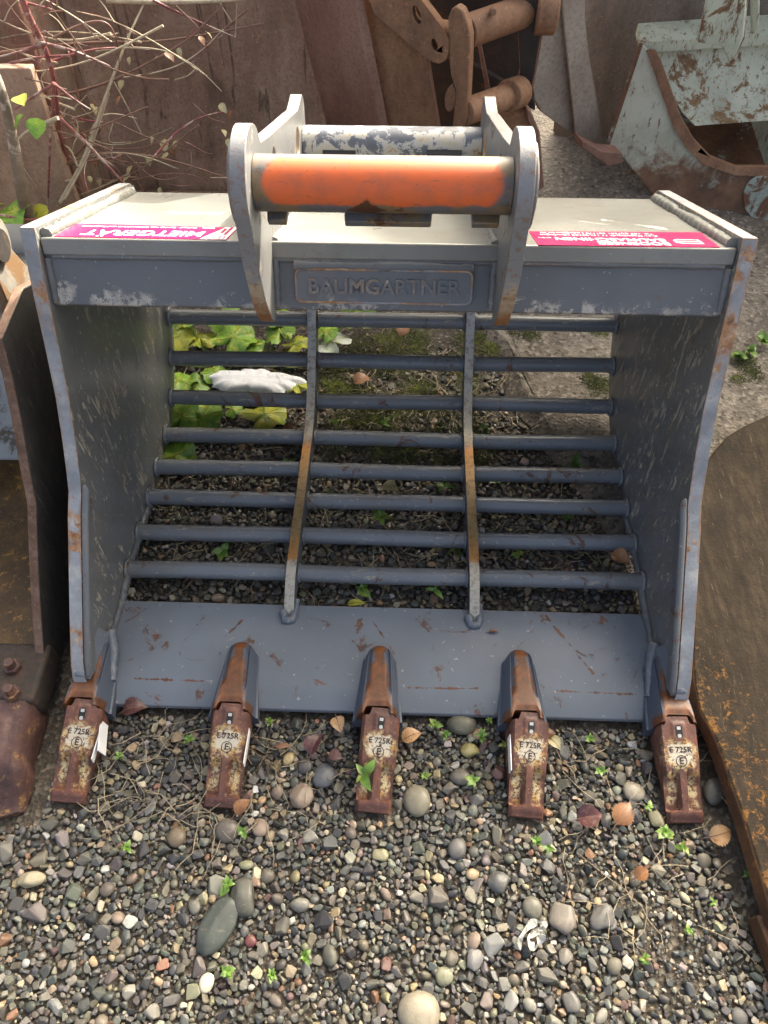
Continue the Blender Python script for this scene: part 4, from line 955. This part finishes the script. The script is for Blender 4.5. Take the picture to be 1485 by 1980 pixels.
# ------------------------------------------------------------------ plants
def leafmesh(L, Wd, n=8, serr=0., curl=.25, fold=.2, round_=1.):
    """a leaf in its own xy plane, tip towards +x"""
    vs = []; fs = []
    for i in range(n+1):
        t = i/n; h = Wd*.5*(t**.6*(1-t)**1.1/.331)*(1+serr*(i % 2)+rnd.uniform(-.04,.04)) if 0 < i < n else .0004
        z = curl*L*(t-.5)**2*-1+curl*L*.25
        vs += [(t*L, -h, z+fold*h), (t*L, 0, z), (t*L, h, z+fold*h)]
    for i in range(n):
        a = 3*i; fs += [(a, a+3, a+4, a+1), (a+1, a+4, a+5, a+2)]
    return vs, fs
def place(vs, loc, az, pitch=0., roll=0., sc_=1.):
    m = Matrix.Rotation(az, 3, 'Z')@Matrix.Rotation(-pitch, 3, 'Y')@Matrix.Rotation(roll, 3, 'X'); return [m@(Vector(v)*sc_)+Vector(loc) for v in vs]
def leaf_obj(name, mat, loc, az, L, Wd, parent=None, pitch=0., roll=0., **k):
    vs, fs = leafmesh(L, Wd, **k); return MB().add(place(vs, loc, az, pitch, roll), fs).build(name, mat, parent, smooth=60, recalc=False)

# broad-leaved plant behind the bars
BP = thing('broad_leaved_plant', (-.4,1.62,0), 'low plant with big green and yellowing lobed leaves behind the bars', 'plant')
def broadleaf(px, py, z, r, az, mat, tilt=(0,0), lob=7, sx=1.):
    c = atz(px, py, z); n = 44; vs = [(0,0,0)]; ph = rnd.uniform(0,6)
    for ring, rr in enumerate((.35,.7,1.)):
        for k in range(n):
            a = 2*math.pi*k/n; notch = 1-.75*math.exp(-((a-math.pi)/.28)**2)
            e = 1+(.07*math.cos(lob*a+ph)+.05*math.cos(18*a+ph)+rnd.uniform(-.03,.03))*(ring/2)
            q = r*rr*notch*e; vs.append((q*math.cos(a)*sx, q*math.sin(a), .17*r*math.sin(3*a+ph)*rr*rr+.10*r*math.cos(5*a+ph)*rr*rr-.18*r*rr*rr+rnd.uniform(-.03,.03)*r))
    fs = [(0, 1+k, 1+(k+1) % n) for k in range(n)]+[(1+q*n+k, 1+(q+1)*n+k, 1+(q+1)*n+(k+1) % n, 1+q*n+(k+1) % n) for q in range(2) for k in range(n)]
    vs = place(vs, c, az, tilt[0], tilt[1])
    o = MB().add(vs, fs).build('leaf', mat, BP, smooth=60, recalc=False)
    base = Vector((c.x*.5-.22, 1.64, .0)); veins = MB()
    MB().tube(smooth_path([vs[0], Vector(vs[0]).lerp(base, .5)+Vector((0,0,-.01)), base], 5), .0028, 6).build('stalk', 'weed', BP)
    for k in range(0, n, n//7): veins.tube([Vector(vs[0])+Vector((0,0,.0008)), Vector(vs[1+n+k])+Vector((0,0,.0008)), Vector(vs[1+2*n+k]).lerp(Vector(vs[1+n+k]),.3)+Vector((0,0,.0008))], [.0011,.0008,.0003], 4, False)
    veins.build('vein', 'leafyellow', o)
for a in [(345,650,.07,.05,.3,'leafyellow'), (362,615,.10,.045,1.,'leafgreen'), (385,652,.06,.05,2.2,'leafyellow'), (450,652,.10,.062,.8,'leafgreen'), (478,668,.07,.05,.2,'leafgreen'),
          (430,610,.1,.05,-1,'leafgreen'), (540,640,.09,.045,1.9,'leafgreen'), (570,665,.07,.04,.4,'leafyellow'), (640,660,.08,.055,2.5,'leafwhite'), (628,640,.1,.042,1.2,'leafgreen'),
          (345,735,.05,.05,.6,'leafgreen'), (372,745,.04,.042,-.6,'leafgreen'), (415,718,.05,.038,2.,'leafgreen'), (350,805,.05,.055,1.2,'leafgreen'), (392,805,.045,.056,.3,'leafgreen'),
          (512,800,.035,.06,.7,'leafyellow'), (340,880,.04,.052,.9,'leafgreen'), (450,790,.03,.026,.2,'leafgreen'), (575,745,.04,.035,2.4,'leafyellow'), (560,690,.04,.036,1.,'leafyellow'), (535,610,.1,.05,.3,'leafgreen'), (690,600,.12,.06,.3,'leafgreen'), (325,690,.05,.04,.3,'leafyellow')]:
    broadleaf(a[0], a[1], a[2], a[3], a[4], a[5], (rnd.uniform(-.25,.25), rnd.uniform(-.3,.3)))
# snow patch
c = atz(490,735,.045); vs = []; n = 72; NR = 14
for ring in range(NR+1):
    rr = ring/NR
    for k in range(n if ring else 1):
        a = 2*math.pi*k/n; q = rr*(1+.16*math.sin(2*a+2)+.10*math.sin(5*a+.4)+.06*math.sin(11*a)+.03*math.sin(23*a+1))
        x, y = .118*q*math.cos(a), .052*q*math.sin(a)
        vs.append(c+Vector((x, y, .012*(1-rr**5)-.008*rr**8+.0014*mnoise.fractal(Vector((x*45, y*45, 1.3)), 1., 2., 4)+rnd.uniform(-.0004,.0004))))
fs = [(0, 1+k, 1+(k+1) % n) for k in range(n)]+[(1+q*n+k, 1+(q+1)*n+k, 1+(q+1)*n+(k+1) % n, 1+q*n+(k+1) % n) for q in range(NR-1) for k in range(n)]
tag(MB().add(vs, fs).build('snow_patch', 'snow', None, smooth=80), 'melting patch of white snow lying on the broad leaves', 'snow')

# small weeds
def weed(px, py, r, k, label, z=.012, mat='weed', group='small green weeds in the gravel', wide=.45, rot=0., tiers=1):
    c = atz(px, py, z); T = thing('weed', (c.x, c.y, 0), label, 'weed', group)
    MB().tube([(c.x,c.y,-.002), (c.x+.002,c.y,z*.6), (c.x,c.y,z)], .0014, 6).build('stem', mat, T)
    for t in range(tiers):
        for i in range(k):
            a = rot+2*math.pi*(i+.5*t)/k+rnd.uniform(-.5,.5); rr = r*rnd.uniform(.5,1.2)*(1-.3*t)
            leaf_obj('leaf', mat, c+Vector((0,0,.004*t)), a, rr, rr*wide, T, rnd.uniform(-.1,.5)+.3*t, rnd.uniform(-.5,.5), curl=rnd.uniform(.2,.6))
rnd.seed(5); weed(703,1497,.036,4,'bright four-leaved weed in front of the middle tooth', .055, rot=.75, wide=.5)
WD = [(945,1395,'weed sprouting beside the olive stone'), (975,1440,'weed behind the yellow-brown stone'), (930,1425,'bushy little weed under the lip edge'), (840,1400,'weed beside the middle tooth shank'), (860,1420,'weed growing over the orange leaf'),
      (1160,1490,'upright leaf sprout under the lip near the rusty plate'), (1255,1560,'green clover-like weed by the cream pebble'), (820,1500,'tiny weed above the khaki stone'), (915,1510,'sparse weed beside the flat oval stone'), (1245,1855,'small weed on the bare soil'),
      (1330,1800,'weed near the lower end of the rusty plate'), (1380,1745,'dark green weed near the rusty plate'), (1060,1640,'weed at the tip of the tooth second from the rusty plate'), (1035,1625,'pale weed beside the mossy stone'), (440,1710,'weed above the stubby olive stone'), (470,1610,'weed touching the brown-grey pebble'),
      (525,1885,'nettle-like weed beside the cream pebble'), (440,1880,'wilting weed between cream pebble and dark stone'), (245,1640,'dark green weed in the gravel before the bolted tooth'), (230,1460,'weed between the teeth nearest the neighbouring bucket'), (365,1430,'feathery weed under the lip'), (520,1395,'thin weed at the lip edge'),
      (1285,1610,'weed below the clover-like one'), (1140,1430,'weed in front of the lip'), (1320,1640,'weed close to the tan leaf'), (1010,1465,'weed above the mossy stone'), (590,1850,'upright weed near the red pebble'), (1445,1690,'weed at the rusty plate edge')]
for i, (px, py, lab) in enumerate(WD): weed(px, py, rnd.uniform(.010,.019), rnd.choice((4,5,6)), lab, rnd.uniform(.015,.035), wide=rnd.uniform(.5,.75), rot=rnd.uniform(0,6), tiers=rnd.choice((1,2,2)))
WB = [(960,930,'leafy weed in front of the rib nearer the concrete'), (1095,1000,'weed below the concrete edge'), (650,815,'weed behind the rib nearer the snow'), (740,820,'four-leaved weed between the ribs'), (690,850,'low weed between the ribs'), (935,830,'weed between the concrete and its nearest rib'), (1115,895,'single rounded leaf on the concrete edge'),
      (640,960,'small weed beside the rib nearer the snow'), (735,1000,'weed leaning between the lower bars'), (880,1060,'weed touching the rib nearer the concrete'), (560,900,'weed under the bars between snow and rib'), (430,1065,'lone green leaf below the lowest bars'), (840,1140,'round-leaved weed behind the lip'), (700,1140,'weed behind the lip middle'), (1000,1070,'weed under the bars near the concrete edge'), (860,940,'weed just beside the rib nearer the concrete')]
for i, (px, py, lab) in enumerate(WB): weed(px, py, rnd.uniform(.018,.034), rnd.choice((3,4,5)), lab, rnd.uniform(.015,.03), wide=rnd.uniform(.4,.7), rot=rnd.uniform(0,6), tiers=rnd.choice((1,2)), group='small green weeds behind the bars')
for px, py, lab in ((1450,680,'round-leaved creeper on the concrete'), (1475,660,'creeper at the foot of the green bucket'), (1430,690,'small creeper beside the moss clump')): weed(px, py, .03, 6, lab, .05, wide=.8, group='weeds on the concrete', tiers=2)

# fallen leaves
FL = [(655,1402,.036,'tanleaf',-1.2,'tan birch leaf leaning on the lip edge'), (797,1425,.042,'tanleaf',.4,'orange and pink leaf beside the middle tooth'), (612,1440,.046,'plumleaf',1.1,'plum-coloured leaf lying near the middle tooth'), (650,1462,.03,'plumleaf',-.3,'small dark red curled leaf against the middle tooth'),
      (548,1442,.03,'brownleaf',.1,'narrow brown leaf below the lip'), (1140,1580,.05,'plumleaf',.2,'large dark red leaf below the lip'), (1205,1572,.05,'brownleaf',.9,'brown veined leaf overlapping the dark red one'), (1392,1612,.045,'tanleaf',.3,'crumpled tan leaf by the outer tooth tip'), (470,1560,.036,'brownleaf',.8,'orange-brown leaf at a tooth tip above the brown-grey pebble'),
      (262,1372,.05,'plumleaf',.2,'dull red leaf against the lip corner'), (1072,1438,.032,'dryleaf',-.9,'pale yellow leaf beside the tooth second from the rusty plate'), (1060,1420,.03,'brownleaf',.1,'dark brown leaf behind the pale yellow one'), (690,1168,.042,'leafyellow',.05,'yellow willow-like leaf behind the lip'),
      (1240,1690,.03,'brownleaf',.5,'brown leaf scrap on the soil'), (1200,1080,.045,'brownleaf',-.7,'withered pink-brown leaf on the lowest bars'), (755,945,.045,'dryleaf',-.4,'pale folded leaf between the ribs'), (700,735,.05,'brownleaf',.5,'red-brown leaf on the moss'), (780,640,.05,'brownleaf',1.2,'rounded brown leaf above the moss'), (560,825,.03,'brownleaf',.1,'small brown leaf below the yellow one'),
      (1400,1125,.0,'brownleaf',0,''), (955,1222,.022,'brownleaf',.0,'small brown seed leaf lying on the lip')]
for px, py, L, mat, az, lab in FL:
    if not L: continue
    z = {1200: .085, 955: .0495}.get(px, .022); p = atz(px, py, z)
    lf_ = tag(leaf_obj('fallen_leaf', mat, p-Vector((math.cos(az),math.sin(az),0))*L*.5, az, L, L*(.34 if px in (690,955,548) else .74), None, rnd.uniform(-.06,.06), rnd.uniform(-.35,.35), n=18, serr=.16, curl=rnd.uniform(.3,.9), fold=rnd.uniform(.25,.7)), lab, 'leaf', 'fallen leaves')
    mv = [lf_.data.vertices[3*i+1].co+Vector((0,0,.0006)) for i in range(19)]; d0 = (mv[0]-mv[2]).normalized()
    MB().tube([mv[0]+d0*L*.35+Vector((0,0,-.003)), mv[0]+d0*L*.15]+mv[:-1], [.0009]*2+[.0009*(1-.8*i/18) for i in range(18)], 5).build('midrib', 'tanstem', lf_, smooth=60)
# plastic scrap
ps = [atz(px, py, z) for px, py, z in ((1000,1835,.02),(1012,1805,.03),(1035,1782,.03),(1052,1790,.035),(1040,1800,.025),(1022,1815,.03),(1035,1832,.022),(1048,1808,.03),(1044,1795,.03))]
mb = MB(); ps = smooth_path(ps, 6); vs = []
for i, p in enumerate(ps):
    d = (ps[min(i+1,len(ps)-1)]-ps[max(i-1,0)]).normalized(); a = .9*math.sin(i*.55); w_ = .0055+.003*math.sin(i*.8)
    s_ = (Vector((-d.y, d.x, 0)).normalized()*math.cos(a)+Vector((0,0,1))*math.sin(a))*w_; vs += [p-s_, p+Vector((0,0,.002*math.sin(i*1.7))), p+s_]
mb.add(vs, [q for i in range(len(ps)-1) for q in ((3*i,3*i+3,3*i+4,3*i+1), (3*i+1,3*i+4,3*i+5,3*i+2))])
tag(mb.build('plastic_scrap', 'plastic', None, smooth=0, recalc=False), 'torn whitish plastic scrap on the gravel', 'plastic')

# dry grass and roots on the ground (nobody could count it)
def strands(n, area, mat, name, label, cat, ln, r, dens=None, flatf=.25, green=False):
    mb = MB()
    for _ in range(n):
        px, py = rnd.uniform(area[0], area[2]), rnd.uniform(area[1], area[3]); p = atz(px, py, .012)
        if on_slab(p.x, p.y) and rnd.random() < .8: continue
        if abs(p.x) < .62 and .56 < p.y < .86: continue
        a = rnd.uniform(0, 6.28); L = ln*rnd.uniform(.4, 1.3); pts = [p]; b = a
        for k in range(4): b += rnd.gauss(0,.45); pts.append(pts[-1]+Vector((math.cos(b)*L/4, math.sin(b)*L/4, rnd.gauss(.002,.006))))
        for q in pts: q.z = max(.008, q.z)
        mb.tube(pts, [r, r*.9, r*.8, r*.6, r*.2], 4, False)
    return tag(mb.build(name, mat, None, smooth=60, recalc=False), label, cat, None, 'stuff')
strands(560, (320,620,1190,1130), 'drygrass', 'dry_grass', 'dry grass and rootlets behind the bars', 'grass', .09, .0014)
strands(95, (180,1390,640,1600), 'drygrass', 'dry_grass', 'dry rootlets and straw among the teeth', 'grass', .09, .0010)
strands(45, (1080,1400,1420,1800), 'drygrass', 'dry_grass', 'sparse dry stems near the rusty plate', 'grass', .09, .0009)
# moss: tiny tufts spread over lumps
def moss(spots, name, label):
    mb = MB()
    for px, py, z, rr, k in spots:
        c = atz(px, py, z)
        for _ in range(k):
            d = rng.normal(0, rr*.5, 2); h = .016*math.exp(-(d[0]**2+d[1]**2)/(rr*rr)); p = c+Vector((d[0], d[1], h-.006)); s_ = rnd.uniform(.0015,.004)
            a = Vector((rnd.gauss(0,1), rnd.gauss(0,1), abs(rnd.gauss(0,1)))).normalized(); b = a.orthogonal().normalized()
            mb.add([p-b*s_*.5, p+b*s_*.5, p+a*s_*2.4], [(0,1,2)])
    return tag(mb.build(name, 'moss', None, smooth=0, recalc=False), label, 'moss', None, 'stuff')
moss([(rnd.uniform(630,960), rnd.uniform(640,900), .012, .05, 300) for _ in range(60)]+[(rnd.uniform(850,960), rnd.uniform(635,700), .015, .035, 160) for _ in range(9)], 'moss', 'moss carpet on the soil between the ribs')
moss([(1160,640,.035,.03,500), (1165,750,.035,.045,900), (1140,735,.035,.03,400), (1025,650,.035,.03,300), (1000,640,.035,.03,300), (1440,700,.035,.04,600), (1455,725,.035,.03,400), (1425,735,.035,.02,200)], 'moss', 'moss cushions on the concrete')

# red-stemmed shrub and vines in front of the large rusty bucket
SH = thing('red_stemmed_shrub', (-.75,2.0,0), 'bare red-stemmed shrub with long arching twigs before the brown bucket', 'shrub')
STEMS = []
def vine(pts, y, r, mat, par, name='stem', jit=.04):
    P = []
    for i, q in enumerate(pts): P.append(aty(q[0], q[1], (y if not isinstance(y, (list, tuple)) else y[0]+(y[1]-y[0])*i/(len(pts)-1))+rnd.uniform(-jit,jit)*.3))
    P = smooth_path(P, 5); n = len(P)
    if name == 'stem': STEMS.append(P)
    return MB().tube(P, [r*(1-.6*i/n) for i in range(n)], 7).build(name, mat, par, smooth=60)
vine([(150,395),(130,320),(113,235),(105,160),(85,90),(55,30),(33,-30)][::-1], (1.95,2.05), .0085, 'redstem', SH)
vine([(105,160),(97,270),(92,410)], 1.98, .005, 'redstem', SH)
vine([(112,225),(175,285),(255,372)], 1.95, .006, 'redstem', SH)
vine([(112,228),(60,250),(25,278)], 1.93, .0055, 'straw', SH)
vine([(108,165),(140,190),(175,212)], 1.95, .004, 'redstem', SH)
vine([(105,162),(60,190),(28,212)], 1.95, .004, 'redstem', SH)
vine([(75,82),(130,95),(175,112),(213,128)], 1.97, .0045, 'redstem', SH)
vine([(80,85),(40,100),(-10,112)], 1.97, .004, 'redstem', SH)
vine([(60,40),(75,108)], 1.97, .004, 'redstem', SH)
vine([(37,2),(100,18)], 1.97, .004, 'redstem', SH)
vine([(-10,104),(70,92),(180,82),(300,80),(400,66),(510,45)], (2.1,2.25), .0045, 'tanstem', SH)
vine([(0,186),(100,186),(200,162),(290,120),(370,70),(440,0)], (2.1,2.2), .0045, 'tanstem', SH)
vine([(295,0),(370,36),(455,72)], 2.2, .004, 'redstem', SH)
vine([(60,360),(120,320),(180,300),(240,296),(330,310),(440,344)], (2.0,2.05), .0045, 'tanstem', SH)
vine([(240,296),(300,345),(350,340),(380,318)], 2.05, .0025, 'tanstem', SH)
vine([(340,12),(380,50),(395,70)], 2.2, .003, 'tanstem', SH)
vine([(133,100),(150,180),(168,260),(172,280)], 2.1, .003, 'tanstem', SH)
vine([(480,18),(430,60),(398,100)], 2.25, .003, 'tanstem', SH)
for _ in range(44):
    x0, y0 = rnd.uniform(-20,420), rnd.uniform(20,380); a = rnd.uniform(-.9,.9)+(math.pi if rnd.random() < .5 else 0); L = rnd.uniform(120,330); cv = rnd.uniform(-60,60)
    q = [(x0+L*t*math.cos(a)-cv*math.sin(math.pi*t)*math.sin(a), min(395, y0+L*t*math.sin(a)*.6+cv*math.sin(math.pi*t))) for t in (0,.25,.5,.75,1)]
    q = [p for p in q if p[0] < 460]
    if len(q) > 2: vine(q, (rnd.uniform(1.95,2.1), rnd.uniform(2.0,2.22)), rnd.uniform(.0018,.0036), rnd.choice(('tanstem','redstem','tanstem','straw','drygrass')), SH)
for _ in range(85):
    P = rnd.choice(STEMS); p = rnd.choice(P[2:]); L = rnd.uniform(.04,.15); a = Vector((rnd.gauss(0,1), rnd.gauss(0,.35), rnd.gauss(.2,.8))).normalized(); b = (a+Vector((rnd.gauss(0,.5), rnd.gauss(0,.3), rnd.gauss(0,.5)))).normalized()
    Q = smooth_path([p, p+a*L*.5, p+(a+b)*L*.5], 4); MB().tube(Q, [.0019*(1-.7*i/len(Q)) for i in range(len(Q))], 5).build('twig', rnd.choice(('tanstem','redstem','straw')), SH, smooth=60)
for px, py in [(355,237),(345,270),(297,265),(316,268),(325,295),(290,298),(225,295),(255,320),(252,338),(195,345),(210,352),(170,340),(185,310),(425,200),(450,212),(430,250),(440,268),(335,285),(176,200),(184,192),(250,110),(238,155),(235,185),(320,100),(345,92),(395,60),(385,70),(100,255),(115,310),(310,362),(345,368),(165,375),(160,360)]:
    p = aty(px, py, rnd.uniform(2.0,2.2)); L = rnd.uniform(.02,.038)
    leaf_obj('leaf', rnd.choice(('dryleaf','dryleaf','brownleaf')), p, rnd.uniform(3.6,5.8), L, L*.62, SH, rnd.uniform(-1.3,-.5), rnd.uniform(-.8,.8), n=8, serr=.12, curl=.4)
ST = thing('straw_stalk', (-.5,2.1,0), 'pale dry stalk leaning across the red-stemmed shrub', 'stalk')
vine([(116,392),(165,300),(205,185),(245,80),(278,8)], (1.95,2.2), .0055, 'straw', ST)
vine([(125,385),(172,295),(212,180)], (1.95,2.1), .0035, 'straw', ST)
tw = thing('straw_stalk', (-.9,2.2,0), 'long pale twig arching along the upper edge of the brown bucket', 'stalk')
vine([(205,0),(300,4),(420,2),(500,-6)], 2.2, .007, 'straw', tw)
SA = thing('sapling', (-.95,1.9,0), 'thin grey-brown woody sapling trunk beside the steel sheet', 'sapling')
vine([(58,440),(40,350),(25,270),(8,190),(-15,120)], (1.82,1.9), .019, 'bark', SA, 'trunk')
vine([(0,415),(60,425),(140,412)], 1.8, .004, 'redstem', SA, 'branch')
BS = thing('broad_leaved_plant', (-.85,1.75,0), 'few green leaves low beside the sapling', 'plant')
for px, py, L in ((20,395,.09),(40,420,.1),(35,185,.04),(45,222,.05),(72,228,.05),(10,395,.08),(60,385,.06),(90,398,.06),(30,430,.08)):
    leaf_obj('leaf', rnd.choice(('leafgreen','leafyellow')), aty(px, py, 1.85), rnd.uniform(3.6,5.6), L, L*.9, BS, rnd.uniform(-.9,-.2), rnd.uniform(-.5,.5), n=10, serr=.1)
# straw-coloured undergrowth far left
mb = MB()
for _ in range(420):
    x, y = rnd.uniform(-2.3,-1.3), rnd.uniform(2.35,3.6); h = rnd.uniform(.15,.6); a, b = rnd.gauss(0,.16), rnd.gauss(0,.16)
    mb.tube([(x,y,0), (x+a*.4,y+b*.4,h*.6), (x+a,y+b,h)], [.003,.0024,.0006], 4, False)
tag(mb.build('dry_grass', 'straw', None, smooth=60, recalc=False), 'tall straw-coloured undergrowth behind the steel sheet', 'grass', None, 'stuff')

# unseen block added behind the yard to shade the beam end and near gravel
SHADE_BLOCK = thing('shade_block', (5.2,6.2,0), 'unseen block added to shade the bucket and gravel', 'shade block')
MB().box((4.9,6.2,1.8), (2.5,1.2,1.8)).build('shade_wall', 'shade_wall', SHADE_BLOCK)
MB().box((4.9,6.2,3.66), (2.54,1.24,.058)).build('shade_cap', 'rustC', SHADE_BLOCK)
